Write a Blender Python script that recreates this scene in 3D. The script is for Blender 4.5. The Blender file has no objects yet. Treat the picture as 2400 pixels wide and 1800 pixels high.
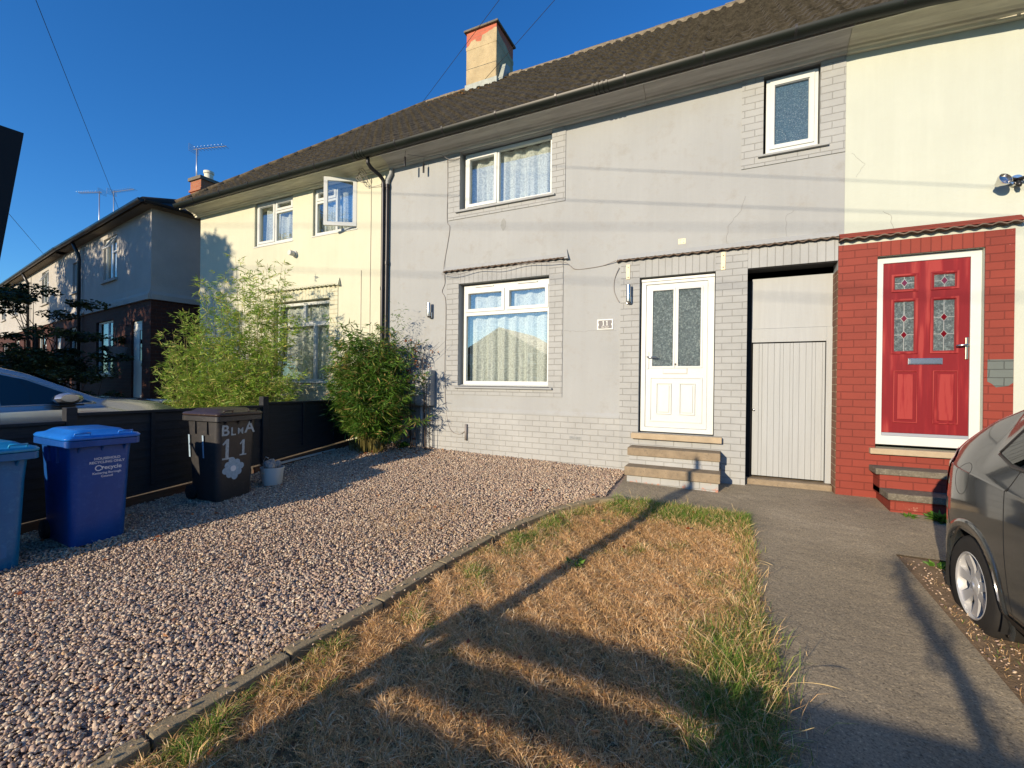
import bpy, bmesh, math, random
import numpy as np
from mathutils import Vector, Matrix
R_=math.radians
random.seed(7); rng=np.random.default_rng(7)
S=bpy.context.scene; C=S.collection
# ------------------------------------------------------------------ camera
FPX,YAW,PIT,ROL=1050.,-.449,-.0025,-.0114
EYE=1.24; WY=6.27                      # eye height above the door-side ground, facade plane
def _R():
    cr,sr=math.cos(ROL),math.sin(ROL);cp,sp=math.cos(PIT),math.sin(PIT);cy,sy=math.cos(YAW),math.sin(YAW)
    return (Matrix(((cy,0,sy),(0,1,0),(-sy,0,cy)))@Matrix(((1,0,0),(0,cp,-sp),(0,sp,cp)))@Matrix(((cr,-sr,0),(sr,cr,0),(0,0,1))))
RM=_R()
def w_(v): return Vector((v[0],v[2],-v[1]))
r_,d_,f_=w_(RM.col[0]),w_(RM.col[1]),w_(RM.col[2])
cam=bpy.data.objects.new('camera',bpy.data.cameras.new('camera')); C.objects.link(cam)
cam.matrix_world=Matrix(((r_.x,-d_.x,-f_.x,0),(r_.y,-d_.y,-f_.y,0),(r_.z,-d_.z,-f_.z,EYE),(0,0,0,1)))
cam.data.sensor_width=36; cam.data.lens=FPX/2400*36; cam.data.clip_end=2000; cam.data.clip_start=.02
S.camera=cam
def ray(px,py):
    v=RM@Vector(((px-1200)/FPX,(py-900)/FPX,1.)); return w_(v)
def on_y(px,py,y): d=ray(px,py); return d*(y/d.y)+Vector((0,0,EYE))
# ------------------------------------------------------------------ world and sun
SUN_EL=15.5; SDX,SDY=.26,.9656        # horizontal direction in which the light travels
world=bpy.data.worlds.new('World'); S.world=world; world.use_nodes=True
nt=world.node_tree; bg=nt.nodes['Background']; sky=nt.nodes.new('ShaderNodeTexSky')
sky.sky_type='NISHITA'; sky.sun_disc=False; sky.sun_elevation=R_(SUN_EL)
sky.sun_rotation=math.atan2(-SDX,-SDY); sky.altitude=50; sky.air_density=1.0; sky.dust_density=.15; sky.ozone_density=3.2
hs=nt.nodes.new('ShaderNodeHueSaturation'); hs.inputs['Saturation'].default_value=1.22; nt.links.new(sky.outputs[0],hs.inputs['Color'])
tn=nt.nodes.new('ShaderNodeMix'); tn.data_type='RGBA'; tn.blend_type='MULTIPLY'; tn.inputs[0].default_value=1; tn.inputs[7].default_value=(.60,.94,1.24,1); nt.links.new(hs.outputs[0],tn.inputs[6])
nt.links.new(tn.outputs[2],bg.inputs[0]); bg.inputs[1].default_value=.118
sl=bpy.data.lights.new('sun','SUN'); sl.energy=4.7; sl.angle=R_(.53); sl.color=(1,.82,.60)
so=bpy.data.objects.new('sun',sl); C.objects.link(so)
ce=math.cos(R_(SUN_EL)); dirv=Vector((SDX*ce,SDY*ce,-math.sin(R_(SUN_EL))))
so.rotation_euler=dirv.to_track_quat('-Z','Y').to_euler()
S.view_settings.view_transform='Standard'; S.view_settings.look='None'; S.view_settings.gamma=1; S.view_settings.exposure=.49
# ------------------------------------------------------------------ terrain height
def clampf(v,a,b): return max(a,min(b,v))
def gz(x,y): return -.06*(WY-clampf(y,-1,WY))+.1*clampf(-x/4.4,0,1.4)*clampf(y/WY,0,1)**3
def gza(x,y): return -.06*(WY-np.clip(y,-1,WY))+.1*np.clip(-x/4.4,0,1.4)*np.clip(y/WY,0,1)**3
# ------------------------------------------------------------------ materials
def nodes(name):
    m=bpy.data.materials.new(name); m.use_nodes=True; t=m.node_tree; return m,t,t.nodes,t.links,t.nodes['Principled BSDF']
def setin(b,rough=None,metal=None,spec=None,coat=None):
    if rough is not None:b.inputs['Roughness'].default_value=rough
    if metal is not None:b.inputs['Metallic'].default_value=metal
    if spec is not None:b.inputs['Specular IOR Level'].default_value=spec
    if coat: b.inputs['Coat Weight'].default_value=coat; b.inputs['Coat Roughness'].default_value=.05
def c4(c,k=1): return (min(c[0]*k,1),min(c[1]*k,1),min(c[2]*k,1),1)
def noise(n,l,tc,scale,detail=4,rough=.6,stretch=None):
    x=n.new('ShaderNodeTexNoise'); x.inputs['Scale'].default_value=scale; x.inputs['Detail'].default_value=detail; x.inputs['Roughness'].default_value=rough
    if stretch:
        mp=n.new('ShaderNodeMapping'); mp.inputs['Scale'].default_value=stretch; l.new(tc,mp.inputs[0]); l.new(mp.outputs[0],x.inputs['Vector'])
    else: l.new(tc,x.inputs['Vector'])
    return x
def ramp(n,l,src,stops):
    r=n.new('ShaderNodeValToRGB'); l.new(src,r.inputs[0]); e=r.color_ramp.elements
    while len(e)<len(stops): e.new(.5)
    for i,(p,c) in enumerate(stops): e[i].position=p; e[i].color=c if len(c)==4 else (*c,1)
    return r
def mixc(n,l,fac,a,b,mode='MIX'):
    m=n.new('ShaderNodeMix'); m.data_type='RGBA'; m.blend_type=mode
    for i,v in ((0,fac),(6,a),(7,b)):
        if hasattr(v,'links') or hasattr(v,'is_linked'): l.new(v,m.inputs[i])
        else: m.inputs[i].default_value=v
    return m.outputs[2]
def bump(n,l,h,b,strength=.3,dist=.01,prev=None):
    k=n.new('ShaderNodeBump'); k.inputs['Strength'].default_value=strength; k.inputs['Distance'].default_value=dist
    l.new(h,k.inputs['Height'])
    if prev is not None: l.new(prev,k.inputs['Normal'])
    l.new(k.outputs[0],b.inputs['Normal']); return k.outputs[0]
def M(name,col,rough=.6,metal=0,var=.12,vs=3,bs=60,bd=.0,spec=.4,coat=0,stretch=None,dirt=None):
    m,t,n,l,b=nodes(name); tc=n.new('ShaderNodeTexCoord').outputs['Object']
    a=noise(n,l,tc,vs,6,.65,stretch); r=ramp(n,l,a.outputs[0],[(.3,c4(col,1-var)),(.7,c4(col,1+var))])
    out=r.outputs[0]
    if dirt:
        a2=noise(n,l,tc,vs*4,8,.7); r2=ramp(n,l,a2.outputs[0],[(.52,(0,0,0)),(.72,(1,1,1))]); out=mixc(n,l,r2.outputs[0],out,(*dirt,1))
    l.new(out,b.inputs['Base Color']); setin(b,rough,metal,spec,coat)
    if bd: a3=noise(n,l,tc,bs,5,.6,stretch); bump(n,l,a3.outputs[0],b,1,bd)
    return m
def streaks(m,amt=.07):
    t=m.node_tree; n=t.nodes; l=t.links; b=n['Principled BSDF']; src=b.inputs['Base Color'].links[0].from_socket; tc=n.new('ShaderNodeTexCoord').outputs['Object']
    a=noise(n,l,tc,1.0,5,.65,(9,9,.55)); a2=noise(n,l,tc,.7,3); mu=n.new('ShaderNodeMath'); mu.operation='MULTIPLY'; l.new(a.outputs[0],mu.inputs[0]); l.new(a2.outputs[0],mu.inputs[1])
    r=ramp(n,l,mu.outputs[0],[(.18,(1,1,1)),(.36,(1-amt,1-amt*1.05,1-amt*1.15))]); l.new(mixc(n,l,1,src,r.outputs[0],'MULTIPLY'),b.inputs['Base Color'])
def BR(name,c1,c2,mortar,soldier=False,rough=.65,bd=.004,w=.225,h=.0845,oz=0.,patch=None,wear=None):
    m,t,n,l,b=nodes(name); tc=n.new('ShaderNodeTexCoord').outputs['Object']
    sp=n.new('ShaderNodeSeparateXYZ'); l.new(tc,sp.inputs[0]); ad=n.new('ShaderNodeMath'); l.new(sp.outputs[0],ad.inputs[0]); l.new(sp.outputs[1],ad.inputs[1])
    cb=n.new('ShaderNodeCombineXYZ')
    if soldier: l.new(ad.outputs[0],cb.inputs[1]); cb.inputs[0].default_value=.01
    else: l.new(ad.outputs[0],cb.inputs[0]); l.new(sp.outputs[2],cb.inputs[1])
    wn=noise(n,l,tc,9,2); wv=n.new('ShaderNodeVectorMath'); wv.operation='MULTIPLY_ADD'; l.new(wn.outputs['Color'],wv.inputs[0]); wv.inputs[1].default_value=(.006,.006,0); l.new(cb.outputs[0],wv.inputs[2])
    k=n.new('ShaderNodeTexBrick'); l.new(wv.outputs[0],k.inputs['Vector'])
    for nm,v in (('Scale',1),('Mortar Size',.0045),('Mortar Smooth',.35),('Brick Width',5. if soldier else w),('Row Height',h)): k.inputs[nm].default_value=v
    k.inputs['Color1'].default_value=c4(c1);k.inputs['Color2'].default_value=c4(c2);k.inputs['Mortar'].default_value=c4(mortar)
    if soldier: k.offset=0
    a=noise(n,l,tc,2.2,6,.7); v=ramp(n,l,a.outputs[0],[(.3,(.88,.88,.88)),(.72,(1.08,1.08,1.08))])
    out=mixc(n,l,1.,k.outputs['Color'],v.outputs[0],'MULTIPLY')
    if wear:
        z=n.new('ShaderNodeMapRange'); l.new(sp.outputs[2],z.inputs[0]); z.inputs[1].default_value=wear[1]; z.inputs[2].default_value=wear[1]-.28; z.inputs[3].default_value=0; z.inputs[4].default_value=.3
        a4=noise(n,l,tc,14,8,.75); mm=n.new('ShaderNodeMath'); l.new(a4.outputs[0],mm.inputs[0]); l.new(z.outputs[0],mm.inputs[1])
        r4=ramp(n,l,mm.outputs[0],[(.665,(0,0,0)),(.72,(1,1,1))]); out=mixc(n,l,r4.outputs[0],out,(*wear[0],1))
    l.new(out,b.inputs['Base Color']); setin(b,rough,0,.3)
    inv=n.new('ShaderNodeMath'); inv.operation='SUBTRACT'; inv.inputs[0].default_value=1; l.new(k.outputs['Fac'],inv.inputs[1])
    p=bump(n,l,inv.outputs[0],b,1,bd); a3=noise(n,l,tc,55,5); bump(n,l,a3.outputs[0],b,1,.0012,p)
    return m
m_grey=M('grey_masonry_paint',(.326,.343,.342),.75,var=.05,vs=1.3,bs=38,bd=.0022,spec=.2,dirt=(.30,.305,.29))
m_cream=M('cream_masonry_paint',(.465,.50,.43),.75,var=.035,vs=1.2,bs=38,bd=.0024,spec=.2)
m_yellow=M('yellow_cream_paint',(.53,.53,.405),.75,var=.04,vs=1.2,bs=38,bd=.002,spec=.2)
streaks(m_grey,.045); streaks(m_cream,.04); streaks(m_yellow,.045)
m_gbrick=BR('grey_painted_brick',(.328,.342,.336),(.314,.328,.322),(.255,.26,.245))
m_gsold=BR('grey_painted_soldier_brick',(.328,.342,.336),(.314,.328,.322),(.255,.26,.245),True)
m_plinth=BR('grey_plinth_brick',(.35,.362,.352),(.335,.347,.338),(.27,.275,.255),bd=.003,wear=((.42,.20,.14),.1))
m_rbrick=BR('red_painted_brick',(.225,.038,.023),(.20,.034,.021),(.155,.028,.018),wear=((.46,.28,.20),.08))
m_rsold=BR('red_painted_soldier_brick',(.235,.040,.024),(.22,.037,.022),(.16,.028,.018),True)
m_ybrick=BR('yellow_painted_brick',(.52,.525,.39),(.50,.51,.375),(.50,.42,.26))
m_ysold=BR('yellow_painted_soldier_brick',(.52,.525,.39),(.50,.51,.375),(.50,.42,.26),True)
m_rawbrick=BR('bare_brown_brick',(.16,.075,.045),(.20,.10,.06),(.42,.33,.22),rough=.8)
m_brown=BR('dark_brown_brick',(.075,.026,.016),(.055,.02,.014),(.07,.05,.04),rough=.85)
m_chbrick=BR('orange_chimney_brick',(.36,.13,.06),(.30,.10,.05),(.33,.27,.2),rough=.85)
m_chred=BR('red_chimney_brick',(.50,.14,.075),(.44,.12,.07),(.40,.2,.13),rough=.85)
m_chim=M('tan_chimney_render',(.42,.335,.19),.85,var=.2,vs=4,bs=30,bd=.006,dirt=(.30,.235,.13))
m_lead=M('grey_green_lead',(.30,.33,.29),.5,var=.2,vs=8)
m_roof=M('brown_concrete_tile',(.066,.058,.043),.9,var=.5,vs=11,bs=70,bd=.006,spec=.12,dirt=(.095,.085,.06))
m_ridge=M('lichen_ridge_tile',(.20,.165,.11),.9,var=.4,vs=14,bs=50,bd=.006,dirt=(.09,.07,.045))
m_lichen=M('orange_lichen',(.35,.17,.04),.95,var=.4,vs=20,dirt=(.12,.08,.04))
m_broof=M('dark_roof_tile',(.035,.03,.028),.8,var=.3,vs=12)
m_gutter=M('black_green_gutter',(.011,.015,.012),.40,var=.3,vs=6,spec=.3,stretch=(.5,4,4))
m_black=M('black_plastic',(.018,.018,.019),.35,var=.15)
m_cornG=M('grey_concrete_cornice',(.56,.555,.52),.8,var=.16,vs=4,bs=60,bd=.0015,stretch=(.6,5,5))
m_cornC=M('cream_concrete_cornice',(.66,.65,.52),.8,var=.16,vs=4,bs=60,bd=.0015,stretch=(.6,5,5))
m_upvc=M('white_upvc',(.54,.57,.55),.4,var=.03,vs=4,spec=.35)
m_upvcg=M('weathered_white_upvc',(.50,.50,.46),.45,var=.06,vs=12,spec=.4)
m_gpaint=M('grey_gloss_wood_paint',(.325,.345,.345),.5,var=.05,vs=3,bs=20,bd=.001,stretch=(8,8,.6))
m_stone=M('worn_stone_step',(.24,.19,.125),.85,var=.25,vs=10,bs=90,bd=.004,dirt=(.12,.10,.075))
m_stoned=M('dark_worn_stone_step',(.135,.12,.09),.9,var=.3,vs=14,bs=90,bd=.005,dirt=(.24,.22,.17))
m_sill=M('buff_stone_sill',(.37,.30,.20),.8,var=.12,vs=8,bs=90,bd=.002)
m_chrome=M('brushed_steel',(.62,.60,.57),.25,1,var=.05)
m_rim=M('silver_alloy_paint',(.55,.56,.57),.28,.45,var=.03,spec=.6)
m_brass=M('pale_brass',(.75,.66,.48),.25,1,var=.05)
m_alu=M('grey_aluminium',(.42,.45,.50),.4,.6,var=.05)
m_wire=M('cable_black',(.02,.02,.02),.6); m_wireg=M('cable_grey_paint',(.25,.23,.21),.6); m_wirew=M('cable_white',(.6,.55,.42),.6)
m_rust=M('cream_bracket_paint_rust',(.74,.66,.45),.6,var=.1,vs=30,dirt=(.35,.16,.06))
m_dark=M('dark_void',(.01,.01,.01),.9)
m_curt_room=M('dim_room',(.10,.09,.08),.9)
m_fence=M('anthracite_fence_paint',(.018,.020,.024),.55,var=.3,vs=6,bs=30,bd=.002,spec=.3,stretch=(4,.6,8))
m_board=M('gravel_board_timber',(.13,.06,.03),.85,var=.3,vs=8,stretch=(4,.5,4))
m_rubber=M('black_rubber',(.018,.017,.016),.75,var=.2,vs=12,bs=60,bd=.001)
m_bark=M('dark_bark',(.05,.035,.025),.9,var=.3,vs=12)
m_glow=M('white_lettering',(.72,.75,.78),.5,var=.06); m_sticker=M('peeling_pale_sticker',(.36,.43,.47),.4,var=.3,vs=40,dirt=(.2,.25,.28))
m_slate=M('slate_plaque',(.10,.10,.11),.5)
def glassmat(name,tint=(.93,.95,.94),rough=.015,refl=1.0,dark=False):
    m,t,n,l,b=nodes(name); o=n['Material Output']; n.remove(b)
    tr=n.new('ShaderNodeBsdfTransparent'); tr.inputs[0].default_value=(*tint,1)
    gl=n.new('ShaderNodeBsdfGlossy'); gl.inputs['Roughness'].default_value=rough; gl.inputs[0].default_value=(.95,.98,1,1)
    fr=n.new('ShaderNodeFresnel'); fr.inputs[0].default_value=1.52
    mr=n.new('ShaderNodeMapRange'); mr.inputs[1].default_value=0; mr.inputs[2].default_value=1; mr.inputs[3].default_value=.10*refl; mr.inputs[4].default_value=1; l.new(fr.outputs[0],mr.inputs[0])
    ge=n.new('ShaderNodeNewGeometry'); mu=n.new('ShaderNodeMath'); mu.operation='SUBTRACT'; mu.use_clamp=True; l.new(mr.outputs[0],mu.inputs[0]); l.new(ge.outputs['Backfacing'],mu.inputs[1]); ad=n.new('ShaderNodeMixShader'); l.new(mu.outputs[0],ad.inputs[0]); l.new(tr.outputs[0],ad.inputs[1]); l.new(gl.outputs[0],ad.inputs[2]); l.new(ad.outputs[0],o.inputs[0])
    return m
m_glass=glassmat('window_glass',refl=1.9); m_cglass=glassmat('tinted_car_glass',(.10,.14,.13),refl=.4)
def obscure(name,scale=55,col=(.07,.09,.095),bd=.006):
    m,t,n,l,b=nodes(name); tc=n.new('ShaderNodeTexCoord').outputs['Object']
    v=n.new('ShaderNodeTexVoronoi'); v.inputs['Scale'].default_value=scale*.8; ns=noise(n,l,tc,scale,3,.6); mv=mixc(n,l,.35,tc,ns.outputs['Color']); l.new(mv,v.inputs['Vector'])
    a=noise(n,l,tc,scale*1.3,5,.7); r=ramp(n,l,a.outputs[0],[(.38,c4(col,.8)),(.54,c4(col,1.5)),(.68,c4((.30,.37,.36),1))]); l.new(r.outputs[0],b.inputs['Base Color'])  # pale ramp stop paints sky glints into the glass colour
    setin(b,.12,0,.8); ad=n.new('ShaderNodeMath'); l.new(a.outputs[0],ad.inputs[0]); l.new(v.outputs['Distance'],ad.inputs[1]); bump(n,l,ad.outputs[0],b,1,bd); return m
m_obs=obscure('obscure_glass_painted_glints',38,(.09,.12,.125)); m_obsb=obscure('blue_obscure_painted_glints',60,(.045,.10,.165),.004)
def lacemat():
    m,t,n,l,b=nodes('white_net_lace'); o=n['Material Output']; n.remove(b); tc=n.new('ShaderNodeTexCoord').outputs['Object']
    mp=n.new('ShaderNodeMapping'); mp.inputs['Scale'].default_value=(1,.0,1); l.new(tc,mp.inputs[0])
    v=n.new('ShaderNodeTexVoronoi'); v.inputs['Scale'].default_value=7; l.new(mp.outputs[0],v.inputs['Vector'])
    mu=n.new('ShaderNodeMath'); mu.operation='MULTIPLY'; mu.inputs[1].default_value=34; l.new(v.outputs['Distance'],mu.inputs[0]); s=n.new('ShaderNodeMath'); s.operation='SINE'; l.new(mu.outputs[0],s.inputs[0])
    a=noise(n,l,mp.outputs[0],26,5,.7); ad=n.new('ShaderNodeMath'); ad.operation='MULTIPLY_ADD'; l.new(s.outputs[0],ad.inputs[0]); ad.inputs[1].default_value=.09; l.new(a.outputs[0],ad.inputs[2])
    r=ramp(n,l,ad.outputs[0],[(.36,(.66,.66,.66)),(.60,(.98,.98,.98))])
    df=n.new('ShaderNodeBsdfDiffuse'); df.inputs[0].default_value=(.70,.725,.68,1); tr=n.new('ShaderNodeBsdfTransparent'); mx=n.new('ShaderNodeMixShader')
    l.new(r.outputs[0],mx.inputs[0]); l.new(tr.outputs[0],mx.inputs[1]); l.new(df.outputs[0],mx.inputs[2]); l.new(mx.outputs[0],o.inputs[0]); return m
m_lace=lacemat()
def leafmat(name,stops,attr='rnd',rough=.5,trans=.35):
    m,t,n,l,b=nodes(name); o=n['Material Output']; at=n.new('ShaderNodeAttribute'); at.attribute_name=attr
    r=ramp(n,l,at.outputs['Fac'],stops); l.new(r.outputs[0],b.inputs['Base Color']); setin(b,rough,0,.3)
    tl=n.new('ShaderNodeBsdfTranslucent'); l.new(r.outputs[0],tl.inputs[0]); mx=n.new('ShaderNodeMixShader'); mx.inputs[0].default_value=trans
    l.new(b.outputs[0],mx.inputs[1]); l.new(tl.outputs[0],mx.inputs[2]); l.new(mx.outputs[0],o.inputs[0]); return m
m_bam1=leafmat('light_bamboo_leaf',[(0,(.12,.24,.03)),(.5,(.25,.40,.05)),(.85,(.42,.50,.11)),(1,(.58,.46,.17))])
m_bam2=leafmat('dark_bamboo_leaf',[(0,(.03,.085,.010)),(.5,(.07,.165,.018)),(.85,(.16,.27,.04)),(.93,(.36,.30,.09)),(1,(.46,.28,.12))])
m_dead=leafmat('withered_leaf',[(0,(.20,.055,.02)),(.6,(.36,.13,.05)),(1,(.45,.25,.12))])
m_green=leafmat('fresh_green_leaf',[(0,(.06,.16,.02)),(1,(.17,.33,.05))])
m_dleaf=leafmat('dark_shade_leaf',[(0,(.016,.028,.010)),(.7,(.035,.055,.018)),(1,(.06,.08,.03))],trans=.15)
m_grass=leafmat('lawn_blade',[(0,(.07,.17,.025)),(.28,(.18,.30,.045)),(.42,(.34,.31,.09)),(.52,(.36,.20,.085)),(.66,(.68,.43,.19)),(.84,(.88,.62,.33)),(1,(.97,.82,.54))],rough=.7,trans=.25)
m_stem=M('bamboo_stem',(.16,.14,.04),.5,var=.3); m_straw=M('straw_stalk',(.55,.42,.20),.7,var=.15)
# ------------------------------------------------------------------ mesh helpers
def tag(o,label=None,cat=None,group=None,kind=None):
    if label:o['label']=label
    if cat:o['category']=cat
    if group:o['group']=group
    if kind:o['kind']=kind
    return o
def thing(name,label,cat,loc=(0,0,0),rz=0,group=None):
    o=bpy.data.objects.new(name,None); C.objects.link(o); o.location=loc; o.rotation_euler=(0,0,rz); o.empty_display_size=.2
    o['w']=0; del o['w']; return tag(o,label,cat,group)
WORLD={}                                # roots whose meshes are written in world coordinates
def adopt(o,p):
    if p is None: return
    o.parent=p
    q=p
    while q.parent: q=q.parent
    if q.name in WORLD and p is q: o.matrix_parent_inverse=Matrix.Translation(-Vector(q.location))
class MB:
    def __init__(s): s.v=[]; s.f=[]; s.sm=False
    def add(s,vs,fs):
        k=len(s.v); s.v+= [tuple(v) for v in vs]; s.f+=[tuple(i+k for i in f) for f in fs]; return s
    def box(s,x0,x1,y0,y1,z0,z1):
        return s.add([(x0,y0,z0),(x1,y0,z0),(x1,y1,z0),(x0,y1,z0),(x0,y0,z1),(x1,y0,z1),(x1,y1,z1),(x0,y1,z1)],
            [(0,3,2,1),(4,5,6,7),(0,1,5,4),(1,2,6,5),(2,3,7,6),(3,0,4,7)])
    def tube(s,pts,r,n=8,cap=True):
        pts=[Vector(p) for p in pts]; rs=r if isinstance(r,(list,tuple)) else [r]*len(pts); rings=[]; up=Vector((0,0,1)); prev=None
        for i,p in enumerate(pts):
            t=(pts[min(i+1,len(pts)-1)]-pts[max(i-1,0)]).normalized()
            if prev is None: a=t.cross(up if abs(t.z)<.9 else Vector((1,0,0))).normalized()
            else: a=(prev-t*prev.dot(t)).normalized()
            prev=a; b=t.cross(a); rings.append([p+(a*math.cos(2*math.pi*k/n)+b*math.sin(2*math.pi*k/n))*rs[i] for k in range(n)])
        vs=[v for q in rings for v in q]; fs=[]
        for i in range(len(pts)-1):
            for k in range(n): fs.append((i*n+k,i*n+(k+1)%n,(i+1)*n+(k+1)%n,(i+1)*n+k))
        if cap: fs+=[tuple(range(n))[::-1],tuple((len(pts)-1)*n+k for k in range(n))]
        return s.add(vs,fs)
    def lathe(s,prof,cx=0,cy=0,cz=0,n=24,axis='z'):
        vs=[]; fs=[]; m=len(prof)
        for k in range(n):
            a=2*math.pi*k/n
            for r,h in prof:
                if axis=='z': vs.append((cx+r*math.cos(a),cy+r*math.sin(a),cz+h))
                elif axis=='y': vs.append((cx+r*math.cos(a),cy+h,cz+r*math.sin(a)))
                else: vs.append((cx+h,cy+r*math.cos(a),cz+r*math.sin(a)))
        for k in range(n):
            for i in range(m-1): fs.append((k*m+i,((k+1)%n)*m+i,((k+1)%n)*m+i+1,k*m+i+1))
        return s.add(vs,fs)
    def exx(s,prof,x0,x1,cap=True):       # profile of (y,z) drawn along x
        m=len(prof); vs=[(x0,y,z) for y,z in prof]+[(x1,y,z) for y,z in prof]
        fs=[(i,(i+1)%m,m+(i+1)%m,m+i) for i in range(m)]
        if cap: fs+=[tuple(range(m))[::-1],tuple(range(m,2*m))]
        return s.add(vs,fs)
    def prism(s,pts,a,b,axis='z'):
        m=len(pts); g={'z':lambda p,h:(p[0],p[1],h),'y':lambda p,h:(p[0],h,p[1]),'x':lambda p,h:(h,p[0],p[1])}[axis]
        vs=[g(p,a) for p in pts]+[g(p,b) for p in pts]
        fs=[(i,(i+1)%m,m+(i+1)%m,m+i) for i in range(m)]+[tuple(range(m))[::-1],tuple(range(m,2*m))]
        return s.add(vs,fs)
    def plate(s,x0,x1,z0,z1,y0,y1,holes=()):
        xs=sorted({x0,x1,*[h[0] for h in holes],*[h[1] for h in holes]}); zs=sorted({z0,z1,*[h[2] for h in holes],*[h[3] for h in holes]})
        xs=[x for x in xs if x0<=x<=x1]; zs=[z for z in zs if z0<=z<=z1]
        def sol(i,j):
            if i<0 or j<0 or i>=len(xs)-1 or j>=len(zs)-1: return False
            cx=(xs[i]+xs[i+1])/2; cz=(zs[j]+zs[j+1])/2
            return not any(h[0]<cx<h[1] and h[2]<cz<h[3] for h in holes)
        for i in range(len(xs)-1):
            for j in range(len(zs)-1):
                if not sol(i,j): continue
                a,b,c,d=xs[i],xs[i+1],zs[j],zs[j+1]
                s.add([(a,y0,c),(b,y0,c),(b,y0,d),(a,y0,d)],[(0,1,2,3)]); s.add([(a,y1,c),(b,y1,c),(b,y1,d),(a,y1,d)],[(3,2,1,0)])
                if not sol(i-1,j): s.add([(a,y0,c),(a,y0,d),(a,y1,d),(a,y1,c)],[(0,1,2,3)])
                if not sol(i+1,j): s.add([(b,y0,c),(b,y1,c),(b,y1,d),(b,y0,d)],[(0,1,2,3)])
                if not sol(i,j-1): s.add([(a,y0,c),(a,y1,c),(b,y1,c),(b,y0,c)],[(0,1,2,3)])
                if not sol(i,j+1): s.add([(a,y0,d),(b,y0,d),(b,y1,d),(a,y1,d)],[(0,1,2,3)])
        return s
    def build(s,name,mat,parent=None,smooth=False,bevel=0,seg=2,merge=True,world=False):
        me=bpy.data.meshes.new(name); me.from_pydata(s.v,[],s.f); bm=bmesh.new(); bm.from_mesh(me)
        if merge: bmesh.ops.remove_doubles(bm,verts=bm.verts,dist=1e-5)
        bmesh.ops.recalc_face_normals(bm,faces=bm.faces); bm.to_mesh(me); bm.free()
        if smooth: me.polygons.foreach_set('use_smooth',[True]*len(me.polygons))
        me.materials.append(mat); o=bpy.data.objects.new(name,me); C.objects.link(o); adopt(o,parent)
        if bevel:
            b=o.modifiers.new('b','BEVEL'); b.width=bevel; b.segments=seg; b.limit_method='ANGLE'; b.angle_limit=R_(40)
        if smooth=='auto':
            try: me.set_sharp_from_angle(angle=R_(38))
            except Exception: pass
        return o
def nmesh(name,V,F,mat,parent=None,smooth=False,attr=None,dom='FACE'):
    me=bpy.data.meshes.new(name); nv=len(V); nf,k=F.shape
    me.vertices.add(nv); me.vertices.foreach_set('co',V.astype(np.float32).ravel()); me.loops.add(nf*k); me.loops.foreach_set('vertex_index',F.astype(np.int32).ravel())
    me.polygons.add(nf); me.polygons.foreach_set('loop_start',np.arange(0,nf*k,k,dtype=np.int32)); me.polygons.foreach_set('loop_total',np.full(nf,k,dtype=np.int32))
    if smooth: me.polygons.foreach_set('use_smooth',np.ones(nf,dtype=bool))
    if attr is not None:
        a=me.attributes.new('rnd','FLOAT',dom); a.data.foreach_set('value',attr.astype(np.float32))
    me.update(); me.materials.append(mat); o=bpy.data.objects.new(name,me); C.objects.link(o); adopt(o,parent); return o
def house(name,label,loc):
    t=thing(name,label,'house',loc); WORLD[t.name]=1; return t
def text(body,size,mat,name,parent,mtx,extr=.0006,align='CENTER'):
    cu=bpy.data.curves.new(name,'FONT'); cu.body=body; cu.size=size; cu.offset=size*.018; cu.extrude=extr; cu.align_x=align; cu.align_y='CENTER'
    tmp=bpy.data.objects.new('t',cu); C.objects.link(tmp); dg=bpy.context.evaluated_depsgraph_get(); me=bpy.data.meshes.new_from_object(tmp.evaluated_get(dg))
    bpy.data.objects.remove(tmp); me.transform(mtx); me.materials.clear(); me.materials.append(mat); o=bpy.data.objects.new(name,me); C.objects.link(o); adopt(o,parent); return o
#INSERT1
# ------------------------------------------------------------------ ground
def grid_sheet(name,xs,ys,mat,off=0,fn=gz,kind='structure'):
    mb=MB(); nx,ny=len(xs),len(ys)
    mb.v=[(x,y,fn(x,y)+off) for y in ys for x in xs]; mb.f=[(j*nx+i,j*nx+i+1,(j+1)*nx+i+1,(j+1)*nx+i) for j in range(ny-1) for i in range(nx-1)]
    o=mb.build(name,mat,smooth=True,merge=False); tag(o,kind=kind); return o
def sheet(name,poly,mat,off,step=.25,kind='structure',label=None):
    bm=bmesh.new(); bm.faces.new([bm.verts.new((p[0],p[1],0)) for p in poly])
    xs=[p[0] for p in poly]; ys=[p[1] for p in poly]
    for ax,lo,hi in ((0,min(xs),max(xs)),(1,min(ys),max(ys))):
        k=math.floor(lo/step)+1
        while k*step<hi:
            co=(k*step,0,0) if ax==0 else (0,k*step,0); no=(1,0,0) if ax==0 else (0,1,0)
            bmesh.ops.bisect_plane(bm,geom=bm.verts[:]+bm.edges[:]+bm.faces[:],plane_co=co,plane_no=no); k+=1
    for v in bm.verts: v.co.z=gz(v.co.x,v.co.y)+off
    bmesh.ops.recalc_face_normals(bm,faces=bm.faces)
    me=bpy.data.meshes.new(name); bm.to_mesh(me); bm.free()
    if me.polygons and me.polygons[0].normal.z<0: me.flip_normals()
    me.materials.append(mat); o=bpy.data.objects.new(name,me); C.objects.link(o); tag(o,label,kind=kind); return o
m_earth=M('dry_earth',(.15,.115,.075),.95,var=.3,vs=2,bs=25,bd=.02)
m_gbed=M('gravel_bed',(.32,.25,.20),.95,var=.4,vs=45,bs=120,bd=.01)
m_lawnbed=M('lawn_thatch',(.22,.145,.075),.95,var=.4,vs=12,bs=120,bd=.03,dirt=(.12,.09,.05))
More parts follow.
